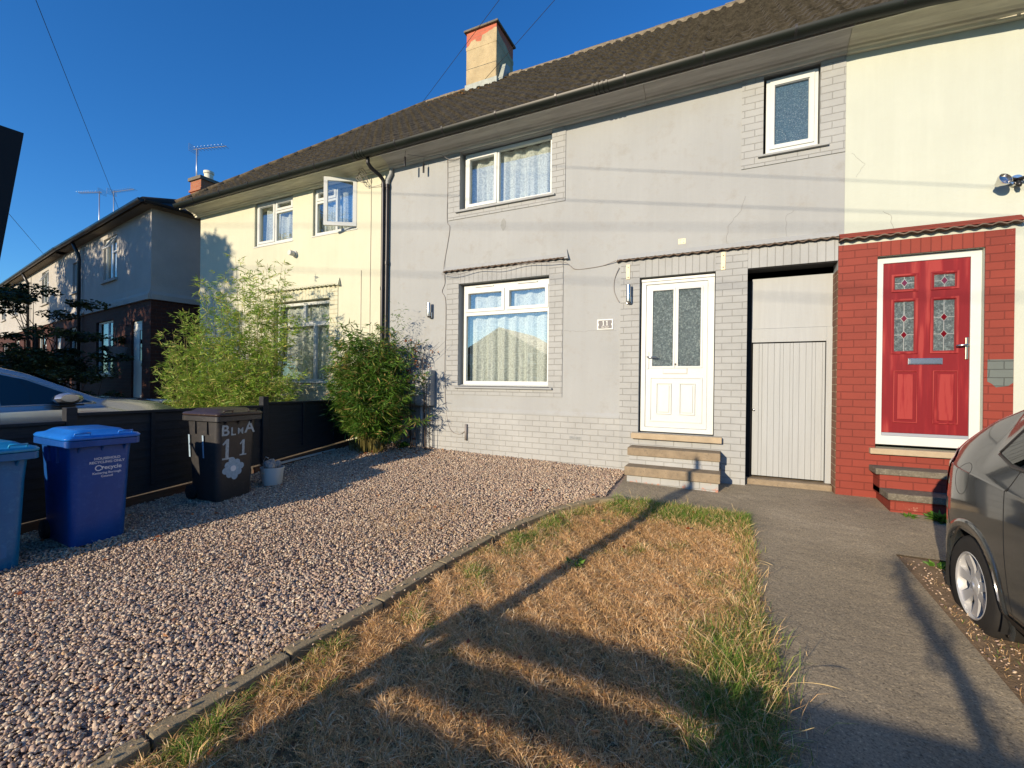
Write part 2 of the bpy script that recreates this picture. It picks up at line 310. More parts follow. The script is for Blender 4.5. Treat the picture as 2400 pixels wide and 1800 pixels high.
m_strip=M('dirt_strip_soil',(.20,.14,.085),.95,var=.35,vs=20,bs=90,bd=.012,dirt=(.10,.08,.05))
m_road=M('asphalt_road',(.05,.05,.05),.9,var=.2,vs=10,bs=200,bd=.003)
def concrete():
    m,t,n,l,b=nodes('brown_aggregate_concrete'); tc=n.new('ShaderNodeTexCoord').outputs['Object']
    a=noise(n,l,tc,1.1,7,.65); r=ramp(n,l,a.outputs[0],[(.3,(.215,.185,.13)),(.55,(.31,.265,.185)),(.75,(.41,.355,.255))])
    a2=noise(n,l,tc,85,4,.75); r2=ramp(n,l,a2.outputs[0],[(.34,(.38,.38,.38)),(.47,(.95,.95,.95)),(.60,(1.1,1.1,1.1)),(.67,(2.1,2.0,1.8))])
    out=mixc(n,l,1,r.outputs[0],r2.outputs[0],'MULTIPLY')
    v=n.new('ShaderNodeTexVoronoi'); v.inputs['Scale'].default_value=42; l.new(tc,v.inputs['Vector']); r3=ramp(n,l,v.outputs['Distance'],[(.10,(1,1,1)),(.17,(0,0,0))])
    r4=ramp(n,l,v.outputs['Color'],[(.80,(0,0,0)),(.84,(1,1,1))]); mm=mixc(n,l,1,r3.outputs[0],r4.outputs[0],'MULTIPLY'); out=mixc(n,l,mm,out,(.42,.38,.30,1))
    l.new(out,b.inputs['Base Color']); setin(b,.88,0,.25); p=bump(n,l,a2.outputs[0],b,1,.004); a3=noise(n,l,tc,9,5); bump(n,l,a3.outputs[0],b,1,.012,p); return m
m_conc=concrete()
gx=[-500,-200,-90,-60,-45]+[-40+i for i in range(34)]+[-6+.5*i for i in range(25)]+[7,8,9,10,12,14,17,20,30,45,90,200,500]
gy=[-500,-200,-90,-45,-25,-15,-10,-7,-5,-3,-2]+[-1+.25*i for i in range(34)]+[8,9,11,14,20,35,80,200,500]
gx=sorted(set(gx)); gy=sorted(set(gy))
grid_sheet('ground',gx,gy,m_earth,-.012)
sheet('road',[(-60,-12),(40,-12),(40,-6),(-60,-6)],m_road,.004,4)
sheet('gravel_bed',[(-6.02,-1.2),(-2.27,-1.2),(-2.27,.2),(-2.22,.92),(-2.19,1.46),(-2.06,2.3),(-1.97,3.28),(-1.67,4.31),(-1.29,4.91),(-1.2,5.1),(-1.2,WY),(-6.02,WY)],m_gbed,-.002)
sheet('lawn_soil',[(-2.21,-1.2),(.165,-1.2),(.165,4.9),(.0,5.03),(-1.0,5.03),(-1.24,4.86),(-1.62,4.27),(-1.92,3.26),(-2.01,2.3),(-2.14,1.46),(-2.17,.92),(-2.21,.2)],m_lawnbed,-.006)
sheet('concrete_path',[(.165,-1.2),(1.24,-1.2),(1.225,4.57),(7.5,4.57),(7.5,WY+.05),(1.12,WY+.05),(1.12,7.3),(.21,7.3),(.21,WY+.05),(-1.2,WY+.05),(-1.2,5.12),(-1.0,5.034),(.0,5.034),(.165,4.904)],m_conc,.006)
sheet('dirt_strip',[(1.245,-1.2),(7.5,-1.2),(7.5,4.565),(1.23,4.565)],m_strip,-.004)
# gravel stones: one mass of pebbles
def ico(sub):
    bm=bmesh.new(); bmesh.ops.create_icosphere(bm,subdivisions=sub,radius=1); V=np.array([v.co[:] for v in bm.verts]); F=np.array([[v.index for v in f.verts] for f in bm.faces]); bm.free(); return V,F
def scatter(name,P,size,sub,mat,flat=.6,attr=None):
    V,F=ico(sub); n=len(P); k=len(V)
    a=rng.uniform(0,2*np.pi,n); tilt=rng.normal(0,.35,(n,2))
    sc=size[:,None]*np.stack([rng.uniform(.8,1.35,n),rng.uniform(.7,1.05,n),rng.uniform(.75,1.2,n)*flat],1)
    W=V[None]*sc[:,None]*(1+rng.normal(0,.08,(n,k,1)))
    z=W[...,2]+W[...,0]*tilt[:,0:1]+W[...,1]*tilt[:,1:2]
    x=W[...,0]*np.cos(a)[:,None]-W[...,1]*np.sin(a)[:,None]; y=W[...,0]*np.sin(a)[:,None]+W[...,1]*np.cos(a)[:,None]
    X=np.stack([x,y,z],2)+P[:,None]
    Fa=(F[None]+(np.arange(n)*k)[:,None,None]).reshape(-1,3)
    return nmesh(name,X.reshape(-1,3),Fa,mat,None,True,np.repeat(rng.uniform(0,1,n) if attr is None else attr,len(F)))
def pebmat():
    m,t,n,l,b=nodes('mixed_pebble'); at=n.new('ShaderNodeAttribute'); at.attribute_name='rnd'
    r=ramp(n,l,at.outputs['Fac'],[(0,(.24,.18,.145)),(.25,(.38,.27,.205)),(.45,(.50,.37,.27)),(.64,(.55,.43,.31)),(.76,(.35,.30,.245)),(.90,(.62,.51,.37)),(.97,(.74,.64,.47)),(1,(.56,.36,.18))])
    tc=n.new('ShaderNodeTexCoord').outputs['Object']; a=noise(n,l,tc,90,3); v=ramp(n,l,a.outputs[0],[(.3,(.8,.8,.8)),(.7,(1.15,1.15,1.15))]); l.new(mixc(n,l,1,r.outputs[0],v.outputs[0],'MULTIPLY'),b.inputs['Base Color']); setin(b,.6,0,.35); return m
m_peb=pebmat()
kx=np.interp
KY=np.array([-1.2,.2,.92,1.46,2.3,3.28,4.31,4.91,5.1,6.3]); KX=np.array([-2.27,-2.27,-2.22,-2.19,-2.06,-1.97,-1.67,-1.29,-1.2,-1.2])
def gravel(n,dlo,dhi,s0,s1):
    x=rng.uniform(-5.98,-1.18,n); y=rng.uniform(-.2,6.26,n); dep=-x*-.434*-1+.9*y
    dep=.434*(-x)+.9*y-0*x
    ok=(x<np.interp(y,KY,KX)-.052)&(dep>dlo)&(dep<=dhi); x,y=x[ok],y[ok]; sz=rng.uniform(s0,s1,len(x))*rng.choice([1,1,1,1.25,.75],len(x))
    z=gza(x,y)+.008+rng.uniform(0,.022,len(x)); return np.stack([x,y,z],1),sz
N=1.0
P,s=gravel(int(215000*N),1.5,3.4,.0066,.0112); o=scatter('gravel',P,s,2,m_peb); tag(o,kind='stuff')
P2,s2=gravel(int(150000*N),3.4,9,.007,.0118); o2=scatter('gravel_far',P2,s2,1,m_peb)
o2.name='gravel'; tag(o2,kind='stuff')
# gravel in dirt strip, right of path
n=2600; x=rng.uniform(1.25,2.6,n); y=rng.uniform(1,4.5,n); o=scatter('strip_stones',np.stack([x,y,gza(x,y)-.001],1),rng.uniform(.003,.009,n),1,m_peb,attr=rng.uniform(0,.75,n)); tag(o,kind='stuff')
# ------------------------------------------------------------------ lawn
def blades(name,x,y,h,w,lean,rnd,mat,parent=None,kind='stuff',z=None):
    n=len(x); z=gza(x,y)-.006 if z is None else z; a=rng.uniform(0,2*np.pi,n); b=rng.uniform(0,2*np.pi,n)
    dx,dy=np.cos(b)*lean*h,np.sin(b)*lean*h; wx,wy=np.cos(a)*w,np.sin(a)*w
    V=np.zeros((n,5,3)); V[:,0]=np.stack([x-wx,y-wy,z],1); V[:,1]=np.stack([x+wx,y+wy,z],1)
    m=.55; V[:,2]=np.stack([x+wx*.8+dx*.35,y+wy*.8+dy*.35,z+h*m],1); V[:,3]=np.stack([x-wx*.8+dx*.35,y-wy*.8+dy*.35,z+h*m],1)
    V[:,4]=np.stack([x+dx,y+dy,z+h*(1-.35*np.minimum(lean,1.5)/1.5)],1)
    F=np.array([[0,1,2],[0,2,3],[3,2,4]])[None]+(np.arange(n)*5)[:,None,None]
    o=nmesh(name,V.reshape(-1,3),F.reshape(-1,3),mat,parent,False,np.repeat(rnd,3)); tag(o,kind=kind) if kind else None; return o
def fnoise(x,y,s,seed=0):
    q=np.random.default_rng(seed); r=0
    for k in range(5):
        a=q.uniform(0,6.28); f=s*(1.7**k); r=r+np.sin((x*np.cos(a)+y*np.sin(a))*f+q.uniform(0,6))*(.7**k)
    return r/2.4
n=330000; x=rng.uniform(-2.25,.21,n); y=rng.uniform(.3,5.06,n); dep=.434*(-x)+.9*y
ok=(x>np.interp(y,KY,KX)+.10)&(dep>1.5)&(rng.uniform(0,1,n)<np.clip(6.5/(dep+1.5)-.3,.35,1)); x,y=x[ok],y[ok]
back=np.clip((y-4.42)/.35,0,1)*(x>-1.15)*np.clip(.95+.5*fnoise(x,y,9,3),0,1); kerbd=x-np.interp(y,KY,KX)
side=np.exp(-((kerbd-.24)/.18)**2)*np.clip(fnoise(x,y,7,1)*1.4+.3,0,.85); right=np.exp(-((x-.06)/.20)**2)*np.clip(.35+fnoise(x,y,5,2)+ (y<2.9)*.5,0,1)*(y<3.6)
patch=np.clip(fnoise(x,y,5.5,8)*1.6-.9,0,1)*.7
g=np.clip(np.maximum.reduce([back,side,right,patch]),0,1)
t=np.clip(rng.normal(.70,.13,len(x))+.06*fnoise(x,y,3,5)+.06*(cl0:=fnoise(x,y,26,11)),.46,1); isg=rng.uniform(0,1,len(x))<g*.95; t=np.where(isg,rng.uniform(.05,.42,len(x)),t)
cl=np.clip(.75+.55*fnoise(x,y,26,11)+.35*fnoise(x,y,60,12),.25,1.7); hh=rng.uniform(.02,.062,len(x))*cl*(1+.9*g)+.05*right*rng.uniform(0,1,len(x))
kk=(rng.uniform(0,1,len(x))<np.clip(.95-1.5*np.clip(fnoise(x,y,8,41)-.45,0,1),.12,1)); x,y,hh,t=x[kk],y[kk],hh[kk],t[kk]; g=g[kk]
blades('lawn_grass',x,y,hh,rng.uniform(.0012,.0026,len(x)),rng.uniform(.3,2.4,len(x))*(1-.4*g),t,m_grass)
# overgrown fringe beside the path and by the back edge
n=9000; y=np.concatenate([rng.uniform(.9,3.0,n//2),rng.uniform(.9,4.6,n//4),rng.uniform(4.75,5.1,n-n//2-n//4)]); x=np.concatenate([rng.normal(.09,.10,n//2),rng.normal(.15,.045,n//4),rng.uniform(-.95,.18,n-n//2-n//4)])
h=np.concatenate([rng.uniform(.05,.16,n//2),rng.uniform(.04,.12,n//4),rng.uniform(.04,.10,n-n//2-n//4)])
t=np.where(rng.uniform(0,1,n)<.55,rng.uniform(.05,.42,n),rng.uniform(.5,1,n))
blades('long_grass',x,y,h,rng.uniform(.0010,.0022,n),rng.uniform(.2,1.1,n),t,m_grass)
# single seeding grass stalks leaning over the path
mb=MB(); q=np.random.default_rng(21)
def stalk(px,py,az,ln,lean,curl):
    z0=gz(px,py); p=Vector((px,py,z0)); el=lean; pts=[p.copy()]
    for k in range(10):
        p=p+Vector((math.cos(az)*math.cos(el),math.sin(az)*math.cos(el),math.sin(el)))*(ln/10); el-=curl/10; pts.append(p.copy())
    mb.tube(pts,[.0009]*7+[.0015,.0021,.0019,.0007],4)
for i in range(46):
    stalk(q.normal(.12,.04),q.uniform(1.25,2.5) if i<30 else q.uniform(2.4,4.6),q.choice([q.normal(0,.7),q.normal(math.pi,.8)],p=[.68,.32]),q.uniform(.16,.42) if i<30 else q.uniform(.10,.24),q.uniform(.35,1.35),q.uniform(.1,1.3))
for i in range(12): stalk(q.uniform(-1,.15),q.uniform(4.9,5.05),q.uniform(0,6.28),q.uniform(.08,.2),q.uniform(.9,1.5),q.uniform(0,.5))
for i in range(14): stalk(q.uniform(-1.9,0),q.uniform(1.3,4.6),q.uniform(0,6.28),q.uniform(.06,.14),q.uniform(.5,1.4),q.uniform(0,.6))
tag(mb.build('seeding_grass',m_straw,smooth=True),kind='stuff')
n=5000; x=rng.uniform(1.25,2.4,n); y=rng.uniform(1.2,4.55,n); k=fnoise(x,y,6,31)>-.1; x,y=x[k],y[k]; blades('dry_weeds',x,y,rng.uniform(.01,.035,len(x)),rng.uniform(.001,.002,len(x)),rng.uniform(.5,2,len(x)),np.where(rng.uniform(0,1,len(x))<.2,rng.uniform(0,.4,len(x)),rng.uniform(.5,.9,len(x))),m_grass)
n=2600; x=np.concatenate([rng.normal(-2.75,.35,n//2),rng.uniform(-5.5,-1.8,n-n//2)]); y=np.concatenate([rng.normal(3.55,.35,n//2),rng.uniform(1,6.1,n-n//2)]); k=x<np.interp(y,KY,KX)-.06; x,y=x[k],y[k]; blades('gravel_straw',x,y,rng.uniform(.02,.07,len(x)),rng.uniform(.0008,.0016,len(x)),rng.uniform(1.5,4,len(x)),rng.uniform(.55,1,len(x)),m_grass,z=gza(x,y)+.028)
n=650; y=rng.uniform(.6,4.9,n); x=np.interp(y,KY,KX)+rng.normal(-.05,.04,n); blades('kerb_straw',x,y,rng.uniform(.02,.06,n),rng.uniform(.0008,.0016,n),rng.uniform(1.5,4,n),rng.uniform(.55,1,n),m_grass,z=gza(x,y)+.045)
n=130; y=rng.uniform(.8,4.9,n); x=np.interp(y,KY,KX)+rng.uniform(0,.45,n)**2-.0; P9=np.stack([x,y,gza(x,y)+np.where(x<np.interp(y,KY,KX)+.12,.058,.012)],1); tag(scatter('stray_stones',P9,rng.uniform(.006,.011,n),1,m_peb),kind='stuff')
# fallen leaves, weeds
def leafquads(name,P,D,L,Wd,mat,parent=None,fold=.25,rnd=None,kind=None):
    """P base points, D directions (unit), L length, Wd half width"""
    n=len(P); up=rng.normal(0,1,(n,3)); up[:,2]+=1.2; side=np.cross(D,up); side/=np.linalg.norm(side,axis=1)[:,None]+1e-9; nn=np.cross(side,D)
    V=np.zeros((n,6,3)); l=L[:,None]; w=Wd[:,None]
    V[:,0]=P; V[:,1]=P+D*l*.4+side*w+nn*w*fold; V[:,2]=P+D*l*.4-side*w+nn*w*fold; V[:,3]=P+D*l*.42; V[:,4]=P+D*l-nn*l*.12; V[:,5]=P+D*l
    F=np.array([[0,1,3],[0,3,2],[1,4,3],[3,4,2]])[None]+(np.arange(n)*6)[:,None,None]
    o=nmesh(name,V.reshape(-1,3),F.reshape(-1,3),mat,parent,False,np.repeat(rng.uniform(0,1,n) if rnd is None else rnd,4)); 
    if kind: tag(o,kind=kind)
    return o
def rdir(n,zlo=-1,zhi=1):
    a=rng.uniform(0,2*np.pi,n); z=rng.uniform(zlo,zhi,n); r=np.sqrt(np.clip(1-z*z,0,1)); return np.stack([r*np.cos(a),r*np.sin(a),z],1)
n=420; x=np.concatenate([rng.normal(-5.1,.5,n-150),rng.uniform(-5.9,0,150)]); y=np.concatenate([rng.normal(5.75,.35,n-150),rng.uniform(1,5,150)]); x=np.clip(x,-5.95,.1); y=np.clip(y,.8,6.22)
leafquads('fallen_leaves',np.stack([x,y,gza(x,y)+rng.uniform(.03,.045,n)],1),rdir(n,-.05,.2),rng.uniform(.025,.06,n),rng.uniform(.008,.016,n),m_dead,kind='stuff')
def weed(x,y,n,r,h,label,group=None,mat=None):
    z=gz(x,y); a=rng.uniform(0,6.28,n); u=rng.uniform(.1,1,n); P=np.stack([x+np.cos(a)*r*.35*u,y+np.sin(a)*r*.35*u,np.full(n,z)+rng.uniform(0,h*.5,n)],1)
    D=np.stack([np.cos(a),np.sin(a),rng.uniform(.1,1,n)],1); D/=np.linalg.norm(D,axis=1)[:,None]
    o=leafquads('weed',P,D,rng.uniform(.5,1,n)*r,rng.uniform(.12,.2,n)*r,mat or m_green); return tag(o,label,'weed',group)
weed(1.86,5.62,140,.13,.07,'bright green grassy weed growing against the lower red step'); weed(1.62,5.66,30,.07,.03,'small green weed left of the clump at the foot of the red steps')
weed(1.43,4.42,26,.08,.03,'small weed at the concrete corner behind the grey car'); weed(1.45,2.95,30,.09,.04,'yellow green weed in the dirt beside the rear wheel')
weed(-1.05,3.35,34,.09,.015,'flat grey-green weed rosette in the middle of the dry lawn'); weed(-1.6,2.2,16,.06,.01,'dark green weed near the kerb in the dry lawn')
weed(-1.32,1.0,30,.08,.02,'fresh green weed at the bottom left of the lawn'); weed(-5.0,6.1,60,.12,.16,'fresh green leafy weed at the foot of the wall beside the bamboo')
weed(-1.05,4.3,24,.07,.012,'small green rosette near the back of the lawn by the kerb')
# kerb blocks
KP=[(-2.245,-.2),(-2.245,.2),(-2.195,.92),(-2.165,1.46),(-2.035,2.3),(-1.945,3.28),(-1.645,4.31),(-1.265,4.88),(-1.02,5.04)]
def along(P,s):
    for a,b in zip(P,P[1:]):
        d=math.hypot(b[0]-a[0],b[1]-a[1])
        if s<=d: return (a[0]+(b[0]-a[0])*s/d,a[1]+(b[1]-a[1])*s/d)
        s-=d
    return P[-1]
s=0; i=0; tot=sum(math.hypot(b[0]-a[0],b[1]-a[1]) for a,b in zip(KP,KP[1:]))
m_kerb=M('buff_concrete_edging',(.27,.22,.13),.9,var=.22,vs=7,bs=80,bd=.004,dirt=(.17,.14,.09))
while s<tot-.05:
    L=(.62 if s<3.6 else .45) if s<4.6 else .2
    a=along(KP,s+.006); b=along(KP,min(s+L-.006,tot)); dx,dy=b[0]-a[0],b[1]-a[1]; l=math.hypot(dx,dy); q=thing
    cx,cy=(a[0]+b[0])/2,(a[1]+b[1])/2; mb=MB().box(-l/2,l/2,-.045,.045,-.12,0); o=mb.build('edging_block',m_kerb,None,bevel=.008)
    o.location=(cx,cy,gz(cx,cy)+.052+random.uniform(-.004,.004)); o.rotation_euler=(random.uniform(-.02,.02),-math.atan2(gz(b[0],b[1])-gz(a[0],a[1]),l),math.atan2(dy,dx)+random.uniform(-.012,.012))
    ordn=['first','second','third','fourth','fifth','sixth','seventh','eighth','ninth','tenth','eleventh','twelfth','thirteenth','fourteenth','fifteenth','sixteenth','seventeenth','eighteenth','nineteenth','twentieth','twenty-first','twenty-second','twenty-third','twenty-fourth','twenty-fifth']
    tag(o,'buff concrete edging block between gravel and lawn, %s from the camera end'%ordn[min(i,24)],'edging block','edging blocks along the lawn'); s+=L; i+=1
#INSERT2
# ------------------------------------------------------------------ terrace
XA,XB,XC,XD=-11.15,-5.48,1.18,8.2     # left corner, yellow|grey, grey|cream, right end
ZW=5.05; ZE=5.17; YE=5.86; YR=9.8; ZR=8.70; KR=(ZR-5.20)/(YR-5.85)
yel=house('end_terrace_house','pale yellow rendered end house with one upstairs window swung open','',) if False else house('terraced_house','pale yellow rendered end house with one upstairs window swung open',(-8.3,WY,0))
gre=house('terraced_house','grey painted middle house with white front door and house number eleven',(-2.1,WY,0))
cre=house('terraced_house','cream rendered house with red painted brick round its red front door',(4.6,WY,0))
for h in (yel,gre,cre): h['group']='houses of the terrace'
def ring(mb,x0,x1,z0,z1,w,y0,y1): mb.plate(x0,x1,z0,z1,y0,y1,[(x0+w,x1-w,z0+w,z1-w)])
def curtain(parent,x0,x1,z0,z1,y,seed=0,amp=.040,f=27,name='net_curtain',drape=False):
    q=np.random.default_rng(seed); nx,nz=150,14; u=np.linspace(0,1,nx); v=np.linspace(0,1,nz); U,Vv=np.meshgrid(u,v)
    X=x0+(x1-x0)*U; ph=np.cumsum(q.uniform(.3,1.7,nx)); ph=ph/ph[-1]*(x1-x0)*f
    Y=y+amp*np.sin(ph)[None]*(1-.45*Vv)+amp*.5*np.sin(ph*2.3+1)[None]*(1-Vv)
    if drape: X=X+.10*np.sin((U-.5)*5)*(1-Vv)**2*.5
    Z=z0+(z1-z0)*Vv; V=np.stack([X,Y,Z],2).reshape(-1,3)
    F=np.array([[j*nx+i,j*nx+i+1,(j+1)*nx+i+1,(j+1)*nx+i] for j in range(nz-1) for i in range(nx-1)])
    return nmesh(name,V,F,m_lace,parent,True)
def window(parent,x0,x1,z0,z1,d,lights,mat=m_upvc,glass=m_glass,label=None,sill=True,curt=True,seed=0,y=WY,fw=.05,sw=.045,world=True,name='window',vents=0):
    """lights: (x0,x1,z0,z1,sash) openings in the outer frame"""
    mb=MB(); yf=y+d; mb.plate(x0,x1,z0,z1,yf,yf+.06,[l[:4] for l in lights])
    fr=mb.build(name,mat,parent,bevel=.004); 
    if label: fr['label']=label
    for l in lights:
        a,b,c,e=l[:4]
        if l[4]:
            mb=MB(); mb.plate(a-.012,b+.012,c-.012,e+.012,yf-.014,yf-.0005,[(a+sw-.006,b-sw+.006,c+sw-.006,e-sw+.006)]); mb.plate(a+.001,b-.001,c+.001,e-.001,yf,yf+.045,[(a+sw,b-sw,c+sw,e-sw)])
            mb.build('sash',mat,fr,bevel=.004); g=(a+sw,b-sw,c+sw,e-sw)
        else: g=(a,b,c,e)
        MB().plate(g[0]-.002,g[1]+.002,g[2]-.002,g[3]+.002,yf+.030,yf+.036).build('pane',glass,fr)
    if sill: MB().exx([(yf-.001,z0+.002),(yf-.001,z0-.028),(y-.012,z0-.038),(y-.012,z0-.020)],x0-.03,x1+.03).build('window_sill',mat,fr,bevel=.003)
    for k in range(vents):
        w=(x1-x0)/vents; cx=x0+w*(k+.5); mb=MB().box(cx-.17,cx+.17,yf-.016,yf-.001,z1-.036,z1-.018); mb.build('trickle_vent',mat,fr,bevel=.003)
    if curt: curtain(fr,x0+.03,x1-.03,z0+.01,z1-.03,yf+.13,seed)
    return fr
# openings ---------------------------------------------------------------
oY1=(-9.21,-8.02,4.10,ZW-.01); oY2=(-7.44,-6.28,4.10,ZW-.01); oYL=(-8.55,-6.95,1.20,2.85)
oG1=(-4.01,-2.40,4.08,ZW-.03); oGL=(-4.01,-2.42,1.19,2.86); oGS=(.355,.935,4.07,ZW-.03); oGD=(-1.10,-.155,.585,2.695)
oP=(.205,1.125,-.2,2.69); oRD=(1.485,2.37,.56,2.695); oC1=(3.2,4.8,1.19,2.86); oC2=(3.3,4.5,4.08,ZW-.03)
TH=.24
def wallmesh(parent,x0,x1,holes,mat,zb=-.5,name='wall'):
    mb=MB(); mb.plate(x0,x1,zb,ZW+.2,WY,WY+TH,holes); return mb.build(name,mat,parent)
wallmesh(yel,XA,XB,[oY1,oY2,oYL],m_yellow); 
def P1(mat):  # part of the grey wall above the passage belongs to the grey house
    return mat
wallmesh(gre,XB+.001,XC,[oG1,oGL,oGS,oGD,oP],m_grey)
wallmesh(cre,XC+.001,XD,[oRD,oC1,oC2],m_cream)
# rest of the shells
def shell(parent,x0,x1,mat,left,right):
    mb=MB(); mb.box(x0+.02,x1-.02,13.2,13.4,-.5,ZW+.2)
    if left: mb.box(x0,x0+.24,WY+TH+.001,13.199,-.5,ZW+.2)
    if right: mb.box(x1-.24,x1,WY+TH+.001,13.199,-.5,ZW+.2)
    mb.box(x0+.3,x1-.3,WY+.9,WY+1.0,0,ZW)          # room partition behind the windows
    return mb.build('rear_and_side_wall',mat,parent)
shell(yel,XA,XB,m_yellow,1,0); shell(gre,XB,XC,m_grey,1,0); shell(cre,XC,XD,m_cream,1,1)
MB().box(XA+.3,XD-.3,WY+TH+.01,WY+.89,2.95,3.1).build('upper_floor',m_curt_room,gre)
# roofs ------------------------------------------------------------------
def tiles(x0,x1,name,parent,hip=False):
    SL=math.hypot(YR-YE,ZR-5.20); nyv,nzv=-(ZR-5.20)/SL,(YR-YE)/SL; uy,uz=(YR-YE)/SL,(ZR-5.20)/SL
    g=SL/17; per=.205; ns=8; nx=int(round((x1-x0)/per)); xs=np.linspace(x0,x1,nx*ns+1); ph=(xs/per)%1
    wv=.030*np.clip(np.sin(ph*2*np.pi)*1.3,-.35,1)
    V=[];F=[];K=[]
    for c in range(17):
        jit=rng.normal(0,.0022,nx+2)[np.clip(((xs-x0)/per).astype(int),0,nx+1)]; js=rng.normal(0,.004,nx+2)[np.clip(((xs-x0)/per).astype(int),0,nx+1)]
        for s,h in ((c*g+js,wv*0-.012+wv*.6),(c*g+.001+js,wv+.036+jit),(c*g+g*.5,wv+.020+jit),((c+1)*g+.02,wv*.9+.002)):
            h=h*np.ones_like(xs); s=s*np.ones_like(xs); V.append(np.stack([xs,YE+uy*s+nyv*h,5.20+uz*s+nzv*h],1))
    n=len(xs); V=np.concatenate(V)
    for c in range(17):
        for k in range(3):
            b=(c*4+k)*n; i=np.arange(n-1); F.append(np.stack([b+i,b+i+1,b+n+i+1,b+n+i],1))
    F=np.concatenate(F)
    if hip:                                  # keep only the part right of the hip line
        cx=V[F][:,:,0].mean(1); cy=V[F][:,:,1].mean(1); keep=(cx-(-11.27))>(cy-YE); F=F[keep]
        # clamp vertices on to the hip line
        bad=(V[:,0]+11.27)<(V[:,1]-YE); V[bad,0]=V[bad,1]-YE-11.27
    o=nmesh(name,V,F,m_roof,parent,True); o.data.set_sharp_from_angle(angle=R_(35)) if hasattr(o.data,'set_sharp_from_angle') else None; return o
HX=-11.27+(YR-YE)                            # ridge starts here
rY=tiles(-11.27,XB,'roof',yel,True); rG=tiles(XB,XC,'roof',gre); rC=tiles(XC,XD+.15,'roof',cre)
MB().add([(-11.27,YE,5.2),(-11.27,2*YR-YE,5.2),(HX,YR,ZR)],[(0,1,2)]).build('hip_slope',m_roof,rY)
MB().add([(-11.27,2*YR-YE,5.2),(XB,2*YR-YE,5.2),(XB,YR,ZR),(HX,YR,ZR)],[(0,1,2,3)]).build('rear_slope',m_roof,rY)
for (a,b,h) in ((XB,XC,rG),(XC,XD+.15,rC)): MB().add([(a,2*YR-YE,5.2),(b,2*YR-YE,5.2),(b,YR,ZR),(a,YR,ZR)],[(0,1,2,3)]).build('rear_slope',m_roof,h)
MB().add([(XD+.15,YE,5.2),(XD+.15,2*YR-YE,5.2),(XD+.15,YR,ZR)],[(0,1,2)]).build('gable',m_cream,rC)
m_roofm=M('mossy_hip_tile',(.10,.08,.05),.95,var=.5,vs=12,bs=40,bd=.01,dirt=(.05,.045,.02))
def ridge(x0,x1,parent):
    mb=MB(); x=x0
    while x<x1-.05:
        L=min(.44,x1-x); r=.085+random.uniform(-.006,.006); dz=random.uniform(-.018,.016); pts=[(YR+r*1.1*math.cos(math.pi*k/8),ZR-.02+dz+r*math.sin(math.pi*k/8)) for k in range(9)]
        mb.exx(pts+[(YR-r,ZR-.09),(YR+r,ZR-.09)],x+.006,x+L+.01); x+=L
    mb.build('ridge_tiles',m_ridge,parent)
ridge(HX,XB,rY); ridge(XB,-5.92,rG); ridge(-4.98,XC,rG); ridge(XC,XD+.15,rC)
mb=MB()
p0=Vector((-11.3,YE-.03,5.2)); p1=Vector((HX,YR,ZR)); nn=int((p1-p0).length/.36)
for i in range(nn):
    a=p0.lerp(p1,i/nn)+Vector((0,0,.03+random.uniform(-.012,.012))); b=p0.lerp(p1,(i+1.1)/nn)+Vector((0,0,.03)); mb.tube([a,b],[.062,.058],8)
mb.build('hip_tiles',m_roofm,rY,smooth=True)
# moss and lichen below the chimney
n=900; x=rng.normal(-5.75,.5,n); s=np.abs(rng.normal(0,.5,n)); y=YR-.15-s*.75; x=x-s*.2; z=5.2+(y-YE)*KR+.035
ok=(x>-7)&(x<-4.4)&(y>YE+1.8); leafquads('lichen',np.stack([x,y,z],1)[ok],rdir(int(ok.sum()),-.1,.3),rng.uniform(.02,.06,int(ok.sum())),rng.uniform(.012,.03,int(ok.sum())),m_lichen,rG)
# chimney on the grey house
mb=MB().box(-5.88,-5.04,9.40,10.32,7.9,9.46); cg=mb.build('chimney',m_chim,rG,bevel=.02)
# ragged edge of render leaving bare red brick at the top
mb=MB().box(-5.873,-5.047,9.407,10.313,9.40,9.80); mb.build('bare_brick_top',m_chred,cg)
pts=[(-5.881,9.3)]; x=-5.881
top=[(-5.881,9.44),(-5.80,9.47),(-5.74,9.56),(-5.62,9.58),(-5.60,9.52),(-5.54,9.50),(-5.46,9.49),(-5.43,9.62),(-5.30,9.64),(-5.24,9.66),(-5.16,9.67),(-5.10,9.70),(-5.039,9.69)]
mb=MB().prism([(-5.881,9.36),(-5.039,9.36)]+top[::-1],9.395,9.406,'y'); mb.build('render_edge',m_chim,cg)
mb=MB().prism([(9.396,9.36),(10.321,9.36),(10.321,9.46),(10.1,9.48),(9.9,9.56),(9.6,9.60),(9.396,9.68)],-5.046,-5.036,'x'); mb.build('render_edge',m_chim,cg)
mb=MB().box(-5.93,-4.99,9.35,10.37,9.80,9.85); mb.build('chimney_cap',m_stoned,cg,bevel=.012)
MB().box(-5.90,-5.02,9.385,10.335,8.24,8.52).build('lead_flashing',m_lead,cg)
MB().exx([(9.45,8.45),(9.85,8.74),(9.85,8.98),(9.62,8.92)],-5.035,-4.90).build('flashing_box',m_lead,cg)
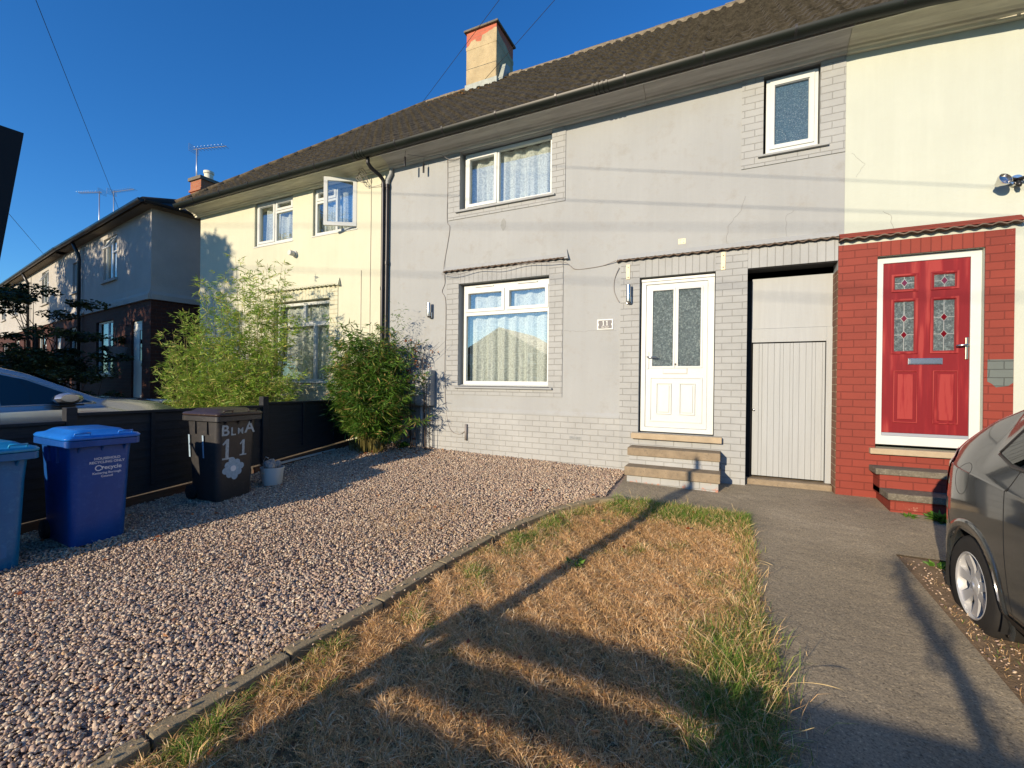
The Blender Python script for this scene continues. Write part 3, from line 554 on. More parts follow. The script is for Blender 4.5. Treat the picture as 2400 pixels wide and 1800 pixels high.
# gutters, cornices --------------------------------------------------------
def gutter(x0,x1,parent,joint=()):
    gy,gzv=5.815,5.165; ro,ri=.078,.070
    pr=[(gy+ro*math.cos(a),gzv+ro*math.sin(a)) for a in [math.pi+math.pi*k/12 for k in range(13)]]+[(gy+ri*math.cos(a),gzv+ri*math.sin(a)) for a in [2*math.pi-math.pi*k/12 for k in range(13)]]
    xs=np.linspace(x0,x1,int((x1-x0)/.6)+2); mb=MB(); m=len(pr)
    for a,b in zip(xs,xs[1:]): mb.exx(pr,a,b,False)
    g=mb.build('gutter',m_gutter,parent,smooth='auto')
    x=math.ceil(x0/.93)*.93-.3
    while x<x1-.05:
        if x>x0+.05:
            r2=.086; pb=[(gy+r2*math.cos(a),gzv+.006+r2*math.sin(a)) for a in [math.pi-.15+(math.pi+.3)*k/12 for k in range(13)]]+[(gy+.077*math.cos(a),gzv+.006+.0625*math.sin(a)) for a in [2*math.pi+.15-(math.pi+.3)*k/12 for k in range(13)]]
            MB().exx(pb,x-.013,x+.013).build('gutter_bracket',m_black,g,smooth='auto')
        x+=.93
    for jx in joint:
        r2=.088; pb=[(gy+r2*math.cos(a),gzv+r2*math.sin(a)) for a in [math.pi-.1+(math.pi+.2)*k/12 for k in range(13)]]+[(gy+.077*math.cos(a),gzv+.077*math.sin(a)) for a in [2*math.pi+.1-(math.pi+.2)*k/12 for k in range(13)]]
        for dx in (-.09,-.03,.03,.09): MB().exx(pb,jx+dx-.014,jx+dx+.014).build('gutter_union',m_gutter,g,smooth='auto')
    return g
gutter(-11.27,XB,yel,(-5.75,)); gutter(XB,XC,gre,(-1.55,)); gutter(XC,XD+.1,cre)
CP=[(WY+.02,5.03),(WY-.045,5.03),(WY-.050,5.060),(WY-.075,5.068),(WY-.085,5.090),(WY-.105,5.098),(WY-.125,5.112),(WY-.20,5.135),(WY-.30,5.185),(WY-.325,5.205),(WY-.33,5.222),(WY+.02,5.26)]
def cornice(x0,x1,mat,parent):
    MB().box(x0+.002,x1-.002,5.893,5.912,5.10,5.222).build('fascia_light_stop',mat,parent)  # board added behind the gutter to stop sun leaking onto the cornice
    xs=np.linspace(x0,x1,max(2,int((x1-x0)/2.1)+1))
    for i,(a,b) in enumerate(zip(xs,xs[1:])): dz=random.uniform(-.003,.003); MB().exx([(y,z+dz) for y,z in CP],a+.0015,b-.0015).build('cornice',mat,parent,bevel=.003)
cornice(-11.3,XB,m_cornC,yel); cornice(XB,XC,m_cornG,gre); cornice(XC,XD,m_cornC,cre)
# ------------------------------------------------------------------ yellow house details
c=-8.60
window(yel,-9.20,-8.03,4.11,5.03,.05,[(-9.145,-8.635,4.165,4.975,1),(-8.575,-8.085,4.80,4.975,1),(-8.575,-8.085,4.165,4.74,0)],seed=1,label='white two-light window with a small top-hung light on its right')
w=window(yel,-7.43,-6.29,4.11,5.03,.05,[(-7.375,-6.875,4.80,4.975,1),(-7.375,-6.875,4.165,4.74,0),(-6.825,-6.345,4.165,4.975,0)],seed=2,label='white window with its right-hand casement swung wide open')
# the open casement, hinged on the right jamb
th=R_(31); W=.60; sash=MB(); sash.plate(-W,0,0,.90,-.05,0,[(-W+.07,-.07,.07,.83)]); so_=sash.build('open_casement',m_upvc,w,bevel=.004)
so_.matrix_parent_inverse=Matrix.Identity(4); so_.location=(-6.30,WY+.035,4.13); so_.rotation_euler=(0,0,th)
MB().plate(-W+.068,-.068,.068,.832,-.028,-.022).build('pane',m_glass,w); pn=bpy.data.objects['pane'] if 0 else C.objects[-1]; pn.location=so_.location; pn.rotation_euler=so_.rotation_euler
window(yel,-8.52,-6.96,1.21,2.82,.07,[(-8.465,-7.76,2.42,2.765,0),(-7.70,-7.015,2.42,2.765,0),(-8.465,-7.47,1.265,2.34,0),(-7.40,-7.015,1.265,2.34,0)],seed=3,label='white ground-floor window half hidden by bamboo')
def surround(parent,x0,x1,z0,z1,hole,mb_brick,mb_sold,zs=None,t=.012,zbase=0):
    """brick band round an opening with a soldier course over it when zs is given"""
    holes=[hole]
    if zs: holes=[(hole[0],hole[1],hole[2],zs)]
    o=MB().plate(x0,x1,z0,z1,WY-t,WY-.0005,holes).build('brick_surround',mb_brick,parent)
    if zs: MB().plate(hole[0]+.001,hole[1]-.001,hole[3],zs-.001,WY-t-.001,WY-.0006).build('soldier_course',mb_sold,parent)
    return o
def canopy(parent,x0,x1,z,mat_top,mat_edge,proj=.075,over=.02):
    n=int((x1-x0)/.0225); V=MB(); xs=[x0+(x1-x0)*i/n for i in range(n+1)]
    # scalloped tile edge
    per=.115; v=[];f=[]
    for i,x in enumerate(xs):
        s=math.sin(2*math.pi*x/per); zz=.010*s
        v+=[(x,WY,z+zz),(x,WY-proj,z+zz-.004),(x,WY-proj,z+zz+.009),(x,WY,z+zz+.014)]
    for i in range(n): 
        for k in range(4): f.append((i*4+k,i*4+(k+1)%4,(i+1)*4+(k+1)%4,(i+1)*4+k))
    f+=[(0,1,2,3),(n*4+3,n*4+2,n*4+1,n*4)]
    o=MB().add(v,f).build('tile_canopy',mat_edge,parent,smooth='auto')
    MB().exx([(WY-.0005,z+.012),(WY-proj+.006,z+.014),(WY-proj+.006,z+.020),(WY-.0005,z+.085)],x0+.004,x1-.004).build('mortar_fillet',mat_top,o)
    return o
m_tileR=M('canopy_tile_shadow_brown',(.13,.095,.07),.8,var=.25,vs=20)  # dark brown paints the shadow line along the scalloped edge
surround(yel,-8.78,-6.73,1.05,3.06,(-8.55,-6.95,1.20,2.85),m_ybrick,m_ysold,3.055)
canopy(yel,-8.80,-6.70,3.075,m_yellow,m_ybrick); MB().add([(-6.72,WY-.08,3.06),(-6.66,WY-.08,3.06),(-6.66,WY,3.06),(-6.72,WY,3.06),(-6.69,WY-.01,3.22)],[(0,1,2,3),(0,1,4),(1,2,4),(2,3,4),(3,0,4)]).build('canopy_end',m_yellow,yel)
# flue pipe and downpipes
t=thing('boiler_vent','short grey round vent pipe on the yellow wall below the upstairs windows','vent pipe',(-7.93,WY-.07,3.80)); 
MB().lathe([(.0,-.075),(.05,-.075),(.052,-.07),(.052,.02),(.045,.02),(.045,.075)],axis='y',n=20).build('pipe',m_cornG,t,smooth='auto'); MB().lathe([(.045,.035),(.068,.035),(.068,.07)],axis='y',n=20).build('collar',m_cornG,t,smooth='auto')
pp=MB(); pp.tube([(-5.66,5.89,5.13),(-5.66,5.90,5.02),(-5.655,5.96,4.97),(-5.60,6.15,4.88),(-5.585,6.20,4.83),(-5.585,6.205,4.75),(-5.585,6.21,.15)],.034,12)
for z in (4.74,2.9,1.2): pp.lathe([(.034,-.03),(.042,-.03),(.042,.03),(.034,.03)],-5.585,6.209,z,14)
pp.build('downpipe',m_black,yel,smooth='auto'); 
pp=MB(); pp.tube([(-5.43,6.235,5.02),(-5.43,6.225,4.93),(-5.50,6.222,4.82),(-5.505,6.222,4.74)],.034,12); pp.build('downpipe_bend',m_grey,gre,smooth='auto')
pp=MB(); pp.tube([(-5.505,6.222,4.75),(-5.505,6.222,.15)],.032,12)
for z in (4.72,3.35,1.9): pp.lathe([(.032,-.03),(.040,-.03),(.040,.03),(.032,.03)],-5.505,6.222,z,14)
pp.build('downpipe',m_black,gre,smooth='auto')
# ------------------------------------------------------------------ grey house details
window(gre,-3.965,-2.405,4.085,5.005,.09,[(-3.915,-3.385,4.14,4.95,1),(-3.335,-2.46,4.14,4.95,0)],seed=5,vents=0,label='white upstairs window with floral net curtains and narrow left light')
window(gre,-3.965,-2.43,1.205,2.83,.09,[(-3.915,-3.225,2.405,2.74,1),(-3.165,-2.48,2.405,2.74,1),(-3.915,-2.48,1.265,2.335,0)],seed=6,vents=2,label='large white ground-floor window with net curtains and two top lights')
window(gre,.385,.92,4.085,4.985,.03,[(.435,.87,4.135,4.935,1)],glass=m_obsb,curt=False,seed=8,label='small white bathroom window with blue obscured glass')
o=MB().plate(-4.24,-2.185,3.93,5.034,WY-.012,WY-.0005,[oG1]); o.build('brick_surround',m_gbrick,gre)
o=MB().plate(.12,XC-.002,3.93,5.034,WY-.012,WY-.0005,[oGS]); o.build('brick_surround',m_gbrick,gre)
surround(gre,-4.24,-2.20,1.04,3.055,oGL,m_gbrick,m_gsold,3.05)
for (a,b,z) in ((-4.08,-2.34,4.05),(.30,1.02,4.05),(-4.07,-2.35,1.165)): MB().exx([(WY+.03,z+.018),(WY-.05,z+.004),(WY-.05,z-.020),(WY+.0,z-.020)],a,b).build('brick_sill',m_grey,gre,bevel=.004)
canopy(gre,-4.30,-2.13,3.075,m_grey,m_tileR,.06); MB().add([(-2.17,WY-.07,3.06),(-2.11,WY-.07,3.06),(-2.11,WY,3.06),(-2.17,WY,3.06),(-2.15,WY-.01,3.22)],[(0,1,2,3),(0,1,4),(1,2,4),(2,3,4),(3,0,4)]).build('canopy_end',m_grey,gre)
canopy(gre,-1.41,1.125,2.945,m_grey,m_tileR,.06)
# piers, plinth and soldiers round door and passage
MB().plate(-1.355,.204,-.4,2.925,WY-.012,WY-.0004,[(oGD[0],oGD[1],oGD[2],3)]).build('brick_surround',m_gbrick,gre)
MB().plate(oGD[0]+.001,oGD[1]-.001,2.695,2.925,WY-.013,WY-.0005).build('soldier_course',m_gsold,gre)
MB().plate(.206,1.124,2.69,2.925,WY-.0135,WY-.0005).build('soldier_course',m_gsold,gre)
MB().plate(-5.46,-1.356,-.4,.755,WY-.008,WY-.0005).build('plinth',m_plinth,gre)
MB().exx([(WY-.0005,.752),(WY-.016,.756),(WY-.020,.775),(WY-.012,.80),(WY-.0005,.83)],-5.45,-1.357).build('render_bellmouth',m_grey,gre,smooth='auto')
mb=MB(); mb.plate(-2.08,-1.90,.425,.475,WY-.0125,WY-.0085)
av=mb.build('air_brick',m_gpaint,gre); mb=MB()
for i in range(9):
    for j in range(3): mb.box(-2.07+i*.0187,-2.06+i*.0187,WY-.0135,WY-.012,.432+j*.014,.440+j*.014)
mb.build('air_holes',m_dark,av)
# white front door
fr=MB().plate(-1.08,-.165,.60,2.675,WY+.05,WY+.12,[(-1.02,-.245,.66,2.60)]).build('front_door',m_upvc,gre,bevel=.005); fr['label']='white panelled front door with two tall obscured glass panes'
MB().exx([(WY+.049,2.64),(WY+.035,2.64),(WY+.035,2.672),(WY+.049,2.672)],-1.08,-.165).build('head_trim',m_upvc,fr)
MB().plate(-1.018,-.247,.662,2.598,WY+.065,WY+.105,[(-.935,-.665,1.485,2.515),(-.605,-.325,1.485,2.515)]).build('door_leaf',m_upvc,fr,bevel=.004)
for a,b in ((-.935,-.665),(-.605,-.325)):
    MB().plate(a-.022,b+.022,1.463,2.537,WY+.056,WY+.0645,[(a+.004,b-.004,1.489,2.511)]).build('glazing_bead',m_upvc,fr,bevel=.004)
    MB().plate(a,b,1.486,2.514,WY+.078,WY+.082).build('pane',m_obs,fr)
def panelmold(x0,x1,z0,z1,y,mat,p,w=.028,dp=.016,field=.0):
    mb=MB(); mb.plate(x0,x1,z0,z1,y-dp,y-.0005,[(x0+.012,x1-.012,z0+.012,z1-.012)]); mb.plate(x0+w,x1-w,z0+w,z1-w,y-dp*.8,y-.0005); return mb.build('door_panel',mat,p,bevel=.006)
MB().plate(-.96,-.30,.74,1.34,WY+.053,WY+.0645,[(-.945,-.315,.755,1.325)]).build('door_panel',m_upvc,fr,bevel=.002)
panelmold(-.875,-.68,.84,1.26,WY+.065,m_upvc,fr); panelmold(-.58,-.385,.84,1.26,WY+.065,m_upvc,fr)
lb=MB().plate(-.795,-.485,1.385,1.462,WY+.054,WY+.064); lb.build('letterbox',m_upvcg,fr,bevel=.004); MB().plate(-.785,-.495,1.395,1.452,WY+.050,WY+.0535).build('letterbox_flap',m_upvc,fr,bevel=.002)
MB().box(-.645,-.622,WY+.05,WY+.064,1.50,1.525).build('door_bell',m_black,fr)
hd=MB().plate(-1.005,-.975,1.45,1.69,WY+.052,WY+.0645).build('door_handle',m_upvc,fr,bevel=.008); MB().tube([(-.99,WY+.052,1.615),(-.99,WY+.015,1.615),(-.97,WY+.008,1.613),(-.86,WY+.010,1.606)],.010,8).build('lever',m_chrome,fr,smooth=True)
MB().box(-1.18,-.06,WY-.085,WY+.05,.505,.583).build('threshold_sill',m_sill,gre,bevel=.008)
# steps: two stone slabs on painted brick risers
g0=gz(-.6,5.8)
st=MB().box(-1.165,-.085,WY-.26,WY-.013,.14,.305).build('step_riser',m_plinth,gre); MB().box(-1.185,-.072,WY-.285,WY-.013,.306,.410).build('step_tread',m_stone,gre,bevel=.010,seg=3)
MB().box(-1.15,-.088,WY-.47,WY-.013,-.08,.085).build('step_riser',m_plinth,gre); MB().box(-1.175,-.068,WY-.515,WY-.013,.086,.198).build('step_tread',m_stone,gre,bevel=.010,seg=3)
# passage recess with boarded gate
PD=.24
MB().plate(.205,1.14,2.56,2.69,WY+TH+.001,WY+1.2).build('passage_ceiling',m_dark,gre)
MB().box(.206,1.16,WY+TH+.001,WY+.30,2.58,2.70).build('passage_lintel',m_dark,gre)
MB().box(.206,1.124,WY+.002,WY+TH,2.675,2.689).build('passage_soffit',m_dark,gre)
gt=MB().plate(.27,1.13,1.965,2.60,WY+PD,WY+PD+.02).build('passage_panel',m_gpaint,gre)
MB().plate(.27,1.085,1.79,1.962,WY+PD-.012,WY+PD+.02).build('passage_rail',m_gpaint,gre,bevel=.003)
MB().box(.206,.268,WY+TH-.03,WY+TH+.12,-.05,2.58).build('passage_post_and_shade',m_dark,gre)  # near-black strip painted in for the shaded left reveal, not a post
MB().box(1.062,1.13,WY+PD-.02,WY+PD+.06,.075,1.962).build('passage_post_and_shade',m_gpaint,gre,bevel=.003)
g=MB(); x=.285; k=0
while x<1.05:
    w=(.062,.036)[k%2] if k%3 else .07; w=min(w,1.055-x); g.box(x+.0015,x+w-.0015,WY+PD-.004+random.uniform(-.001,.001),WY+PD+.02,.10,1.775); x+=w; k+=1
g.box(.285,1.055,WY+PD+.005,WY+PD+.018,.10,1.775); gate=g.build('side_gate',m_gpaint,gre,bevel=.0015)
MB().lathe([(0,-.02),(.013,-.02),(.016,-.008),(.010,0)],.30,WY+PD-.004,.93,14,'y').build('gate_knob',m_chrome,gate,smooth=True)
MB().box(.206,1.12,WY+.1,WY+1.4,-.02,.075).build('passage_threshold',m_stone,gre,bevel=.02)
#INSERT3
# ------------------------------------------------------------------ cream house, red brickwork
RB=m_rbrick
MB().plate(1.127,2.59,-.4,2.855,WY-.016,WY-.0003,[(1.485,2.37,.56,3)]).build('brick_surround',RB,cre)
MB().plate(1.486,2.369,2.695,2.855,WY-.0165,WY-.0006).build('soldier_course',m_rsold,cre)
# (the painted return of the passage)
MB().prism([(1.127,WY-.014),(1.175,WY-.014),(1.175,WY+.30),(1.121,WY+.30),(1.121,WY+.0)],-.3,2.58).build('passage_jamb',m_rawbrick,cre)
canopy(cre,1.128,2.64,2.905,RB,m_tileR,.085)
dr=MB().plate(1.485,2.37,.60,2.69,WY+.05,WY+.12,[(1.555,2.285,.70,2.62)]).build('front_door',m_upvc,cre,bevel=.005); dr['label']='red woodgrain front door with leaded diamond panes in a white frame'
def woodred():
    m,t,n,l,b=nodes('red_woodgrain'); tc=n.new('ShaderNodeTexCoord').outputs['Object']; mp=n.new('ShaderNodeMapping'); mp.inputs['Scale'].default_value=(14,14,1.3); l.new(tc,mp.inputs[0])
    w=n.new('ShaderNodeTexWave'); w.wave_type='RINGS'; w.inputs['Scale'].default_value=.9; w.inputs['Distortion'].default_value=7; w.inputs['Detail'].default_value=4; w.inputs['Detail Scale'].default_value=.8; l.new(mp.outputs[0],w.inputs['Vector'])
    r=ramp(n,l,w.outputs['Fac'],[(.1,(.17,.009,.013)),(.55,(.215,.014,.017)),(.9,(.29,.036,.032))]); l.new(r.outputs[0],b.inputs['Base Color']); setin(b,.5,0,.2); bump(n,l,w.outputs['Fac'],b,.6,.0012); return m
m_wred=woodred()
holes=[(1.66,1.83,2.325,2.46),(1.995,2.165,2.325,2.46),(1.66,1.83,1.64,2.185),(1.995,2.165,1.64,2.185)]
MB().plate(1.556,2.284,.735,2.618,WY+.062,WY+.105,holes).build('door_leaf',m_wred,dr,bevel=.003)
m_lead2=M('lead_came',(.35,.36,.34),.4,.5); m_rgl=M('ruby_glass',(.12,.004,.010),.08,spec=.8)
for (a,b,c0,e) in holes:
    MB().plate(a-.032,b+.032,c0-.032,e+.032,WY+.051,WY+.0615,[(a-.008,b+.008,c0-.008,e+.008)]).build('pane_moulding',m_wred,dr,bevel=.006)
    p=MB().plate(a-.001,b+.001,c0-.001,e+.001,WY+.074,WY+.078).build('pane',m_obs,dr)
    cx=(a+b)/2; cs=[(c0+e)/2] if e-c0<.3 else [c0+.36,c0+.18]
    y=WY+.071; led=MB()
    def dia(mb,cx,cz,w,h,y0,y1): mb.prism([(cx,cz-h),(cx+w,cz),(cx,cz+h),(cx-w,cz)],y0,y1,'y')
    dm=MB(); 
    for cz in cs: dia(dm,cx,cz,.026,.038,y-.003,y+.002); dia(led,cx,cz,.032,.046,y-.001,y+.0025); led.box(a,cx-.03,y,y+.0025,cz-.003,cz+.003); led.box(cx+.03,b,y,y+.0025,cz-.003,cz+.003)
    zz=[c0]+sorted(cs)+[e]
    for u,v in zip(zz,zz[1:]): led.box(cx-.003,cx+.003,y,y+.0025,u+(.045 if u!=c0 else 0),v-(.045 if v!=e else 0))
    led.build('leading',m_lead2,dr); dm.build('ruby_diamond',m_rgl,dr)
panelmold(1.655,1.865,.85,1.425,WY+.062,m_wred,dr,.038,.012); panelmold(1.99,2.20,.85,1.425,WY+.062,m_wred,dr,.038,.012)
MB().box(1.556,2.284,WY+.055,WY+.10,.702,.734).build('weather_bar',m_alu,dr)
MB().plate(1.78,2.07,1.49,1.56,WY+.052,WY+.0615).build('letterbox',m_chrome,dr,bevel=.004); MB().plate(1.795,2.055,1.50,1.548,WY+.048,WY+.0515).build('letterbox_flap',m_chrome,dr,bevel=.003)
MB().plate(2.248,2.275,1.54,1.775,WY+.050,WY+.0615).build('door_handle',m_brass,dr,bevel=.008); MB().tube([(2.262,WY+.05,1.695),(2.262,WY+.012,1.695),(2.25,WY+.006,1.695),(2.165,WY+.008,1.685)],.010,8).build('lever',m_chrome,dr,smooth=True)
MB().box(1.43,2.48,WY-.075,WY+.05,.50,.565).build('threshold_sill',m_sill,cre,bevel=.008)
m_patch=BR('grey_green_paint_patch',(.115,.135,.125),(.11,.13,.12),(.07,.08,.075))
MB().prism([(2.395,1.535),(2.588,1.535),(2.588,1.30),(2.55,1.265),(2.46,1.25),(2.43,1.285),(2.395,1.31)],WY-.0185,WY-.0165,'y').build('paint_patch',m_patch,cre)
MB().box(1.47,2.70,WY-.26,WY-.017,.10,.31).build('step_riser',RB,cre); MB().box(1.43,2.75,WY-.285,WY-.017,.311,.375).build('step_tread',m_stoned,cre,bevel=.008)
MB().box(1.50,2.75,WY-.50,WY-.017,-.10,.10).build('step_riser',RB,cre); MB().box(1.47,2.80,WY-.54,WY-.017,.101,.17).build('step_tread',m_stoned,cre,bevel=.008)
window(cre,3.23,4.77,1.205,2.83,.09,[(3.285,3.97,2.405,2.76,1),(4.03,4.715,2.405,2.76,1),(3.285,4.715,1.265,2.335,0)],seed=11)
window(cre,3.33,4.47,4.085,4.985,.06,[(3.385,3.87,4.14,4.93,1),(3.93,4.415,4.14,4.93,0)],seed=12)

# the eaves of the right-hand house sag a little
def sag(x): u=clampf((x-1.1)/1.9,0,1); return .12*u*u*(3-2*u)
for o in list(C.objects):
    if o.type=='MESH' and o.name.split('.')[0] in ('gutter','gutter_bracket','gutter_union','cornice','fascia_light_stop','roof') and o.data.vertices[0].co.x>1.0 or (o.type=='MESH' and o.name.split('.')[0]=='cornice' and max(v.co.x for v in o.data.vertices)>1.3):
        for v in o.data.vertices:
            if v.co.x>1.1: v.co.z-=sag(v.co.x)*clampf(1-(v.co.z-5.3)/2.2,0,1)
def crack(pts,r,parent,mat): 
    P=[]; 
    for a,b in zip(pts,pts[1:]):
        for k in range(6): u=k/6; P.append((a[0]+(b[0]-a[0])*u+random.uniform(-.008,.008),WY-.0005,a[1]+(b[1]-a[1])*u+random.uniform(-.008,.008)))
    MB().tube(P,r,4).build('wall_crack',mat,parent)
m_crk=M('crack_shadow',(.24,.24,.23),.9)
crack([(-.04,2.99),(-.02,3.25),(.12,3.42),(.18,3.62)],.0022,gre,m_crk); crack([(.62,3.0),(.60,3.28),(.70,3.34)],.0016,gre,m_crk); crack([(-2.18,2.02),(-1.9,1.99),(-1.62,2.01),(-1.37,1.98)],.0016,gre,m_crk)
crack([(1.62,2.98),(1.60,3.14),(1.52,3.2)],.0018,cre,m_crk); crack([(1.24,3.9),(1.36,3.75),(1.27,3.6)],.0014,cre,m_crk)
m_stn=M('damp_patch',(.27,.28,.265),.85,var=.12,vs=30)
def stain(x,z,w,h,parent,mat): 
    pts=[(x+w*math.cos(a)*random.uniform(.75,1.1),z+h*math.sin(a)*random.uniform(.75,1.1)) for a in np.linspace(0,6.1,16)]; MB().prism(pts,WY-.0016,WY-.0004,'y').build('wall_stain',mat,parent)
stain(-3.20,3.72,.05,.10,gre,m_stn)
# ------------------------------------------------------------------ fixtures on the terrace walls
def wall_lamp(x,z,label,s=1):
    t=thing('wall_lamp',label,'wall lamp',(x,WY-.012,z),0,'steel cylinder wall lamps')
    MB().lathe([(0,-.115),(.030,-.115),(.031,-.11),(.031,.11),(.030,.115),(0,.115)],0,-.065,0,20).build('lamp_tube',m_chrome,t,smooth='auto')
    MB().box(-.035,.035,-.03,-.001,-.135,-.04).build('backplate',m_chrome,t,bevel=.004); MB().box(-.022,.022,-.08,-.0301,-.13,-.117).build('sensor',m_black,t,bevel=.004)
    return t
wall_lamp(-4.56,2.46,'steel cylinder wall lamp above the meter box beside the downpipes'); wall_lamp(-1.235,2.48,'steel cylinder wall lamp on the brickwork beside the white door')
t=thing('house_number_plaque','slate house number plaque reading 11 on the grey wall','house number',(-1.57,WY-.001,2.08))
pl=MB().box(-.115,.115,-.010,-.001,-.073,.073).build('plaque_base',m_upvc,t,bevel=.002)
MB().prism([(-.095,-.055),(-.085,-.058),(.085,-.058),(.095,-.055),(.097,-.02),(.088,-.01),(.088,.01),(.097,.02),(.095,.055),(.085,.058),(-.085,.058),(-.095,.055),(-.097,.02),(-.088,.01),(-.088,-.01),(-.097,-.02)],-.0125,-.0101,'y').build('slate_face',m_slate,t)
RX=Matrix.Rotation(R_(90),4,'X')
ONE=[(-.20,.27),(.0,.5),(.12,.5),(.12,-.42),(.26,-.42),(.26,-.5),(-.20,-.5),(-.20,-.42),(-.04,-.42),(-.04,.30),(-.17,.20)]
def one(h,mat,name,parent,mtx,th=.0012):
    o=MB().prism([(a*h,b*h) for a,b in ONE[::-1]],-th/2,th/2).build(name,mat,None); o.data.transform(mtx); o.parent=parent; return o

one(.066,m_upvc,'number',t,Matrix.Translation((-.026,-.0135,.017))@RX); one(.066,m_upvc,'number',t,Matrix.Translation((.026,-.0135,.017))@RX); text('Elm Road',.026,m_upvcg,'street_name',t,Matrix.Translation((0,-.0135,-.038))@RX)
t=thing('meter_box','grey painted meter cupboard on the wall behind the dark bamboo','meter box',(-4.70,WY-.009,1.14))
MB().box(-.24,.24,-.13,-.001,-.30,.30).build('cabinet',m_grey,t,bevel=.01); MB().plate(-.215,.215,-.275,.275,-.142,-.1301).build('cabinet_door',m_grey,t,bevel=.006); MB().tube([(0,-.05,-.301),(0,-.05,-1.03)],.022,10).build('conduit',m_grey,t,smooth=True)
t=thing('floodlight','twin-head chrome security floodlight on the cream wall','floodlight',(2.58,WY,3.33))
MB().lathe([(0,-.05),(.05,-.05),(.055,-.03),(.055,-.001),(0,-.001)],0,0,0,20,'y').build('base',m_chrome,t,smooth='auto')
for s in (-1,1):
    a=MB().tube([(0,-.05,0),(s*.05,-.08,.005),(s*.11,-.11,-.01)],.016,10).build('arm',m_black,t,smooth=True)
    h=MB().lathe([(0,.05),(.022,.05),(.030,.03),(.058,-.02),(.062,-.045),(.056,-.047),(.045,-.02),(0,-.005)],0,0,0,24,'y').build('lamp_head',m_chrome,t,smooth='auto'); h.location=(s*.145,-.135,-.03); h.rotation_euler=(R_(-18),0,R_(-22*s))
MB().tube([(0,-.06,-.02),(0,-.09,-.06),(.0,-.10,-.085)],[.018,.024,.014],10).build('motion_sensor',m_black,t,smooth=True)
for x,z,h,lab in ((-1.255,2.785,.205,'rusty cream metal bracket above the lamp left of the white door'),(-.07,2.81,.225,'rusty cream metal bracket right of the white door')):
    o=MB().plate(-.026,.026,-h/2,h/2,-.010,-.001).build('metal_bracket',m_rust,None,bevel=.004); o.location=(x,WY-.013,z); tag(o,lab,'bracket','old canopy brackets')
    b=MB()
    for k in (-.36,.3): b.lathe([(0,-.014),(.007,-.014),(.007,-.0101)],0,0,k*h,8,'y')
    b.build('bolt',m_rawbrick,o)
o=MB().box(-.045,.045,-.004,-.0005,-.035,.035).build('bare_patch',m_rust,None); o.location=(-.565,WY-.0,3.125); tag(o,'small cream unpainted patch with screw holes above the white door','wall patch'); b=MB()
for i in (-1,1):
    for j in (-1,1): b.lathe([(0,-.006),(.004,-.006),(.004,-.0041)],i*.022,0,j*.018,8,'y')
b.build('screw_hole',m_dark,o)
def cable(name,pts,r,mat,label,cat='cable',n=6,sub=True):
    P=[Vector(p) for p in pts]
    if sub and len(P)>2:                       # smooth through the points
        Q=[]
        for i in range(len(P)-1):
            a,b,c,d=P[max(i-1,0)],P[i],P[i+1],P[min(i+2,len(P)-1)]
            for k in range(5):
                u=k/5; Q.append(.5*((2*b)+(-a+c)*u+(2*a-5*b+4*c-d)*u*u+(-a+3*b-3*c+d)*u**3))
        Q.append(P[-1]); P=Q
    o=MB().tube(P,r,n).build(name,mat,None,smooth=True); return tag(o,label,cat)
y=WY-.008
cable('cable',[(-4.26,y,4.95),(-4.25,y,4.5),(-4.255,y,3.95),(-4.20,y,3.82),(-4.24,y,3.55),(-4.29,y,3.3),(-4.30,y-.02,3.12),(-4.285,y,2.9),(-4.34,y,2.76),(-4.27,y,2.62),(-4.26,y,2.2),(-4.27,y,1.6),(-4.255,y,1.0),(-4.2,y,.6),(-4.1,y-.01,.42),(-3.92,y-.01,.40),(-3.80,y-.01,.52)],.005,m_wireg,'thin grey cable running down the wall left of the windows')
cable('cable',[(-4.29,WY-.10,3.03),(-4.0,WY-.09,2.99),(-3.6,WY-.09,3.04),(-3.2,WY-.09,3.0),(-2.8,WY-.09,3.045),(-2.4,WY-.09,3.02),(-2.15,WY-.06,3.0),(-2.02,y,2.905),(-1.8,y,2.90),(-1.6,y,2.915),(-1.42,WY-.04,2.955)],.005,m_wireg,'grey cable looped under the window canopy and across to the door canopy')
cable('cable',[(-1.38,WY-.02,2.86),(-1.44,y,2.72),(-1.45,y,2.56),(-1.41,y,2.44),(-1.375,WY-.02,2.38)],.005,m_wireg,'short loose cable beside the lamp left of the white door')
cable('cable',[(-5.93,y,5.0),(-5.925,y,4.2),(-5.93,y,3.0),(-5.92,y,.6)],.006,m_wirew,'cream cable running straight down the yellow wall beside the black downpipe')
cable('cable',[(-6.15,y,3.30),(-6.15,y,.6)],.006,m_wirew,'short cream cable on the yellow wall left of the long one')
cable('cable',[(-4.9,WY-.25,5.06),(-4.55,WY-.15,5.0),(-4.35,WY-.1,5.02),(-4.2,WY-.05,4.93),(-4.0,WY-.02,4.92)],.005,m_wireg,'thin cable strung below the cornice by the upstairs window')
q=[( -6.05+.13*math.cos(a*.9)*(1-a*.02),WY-.12-.05*math.sin(a*1.7),4.98+.13*math.sin(a*.83)) for a in range(22)]
cable('cable_tangle',q+[(-6.0,WY-.06,4.80),(-5.9,WY-.02,4.79),(-5.6,WY-.06,4.77)],.005,m_wireg,'tangled loop of cable under the cornice beside the open upstairs window')
cable('cable_pipe',[(-3.83,y-.02,.30),(-3.83,y-.02,.56)],.022,m_wireg,'short grey pipe end on the plinth near the meter box','pipe',10,False)
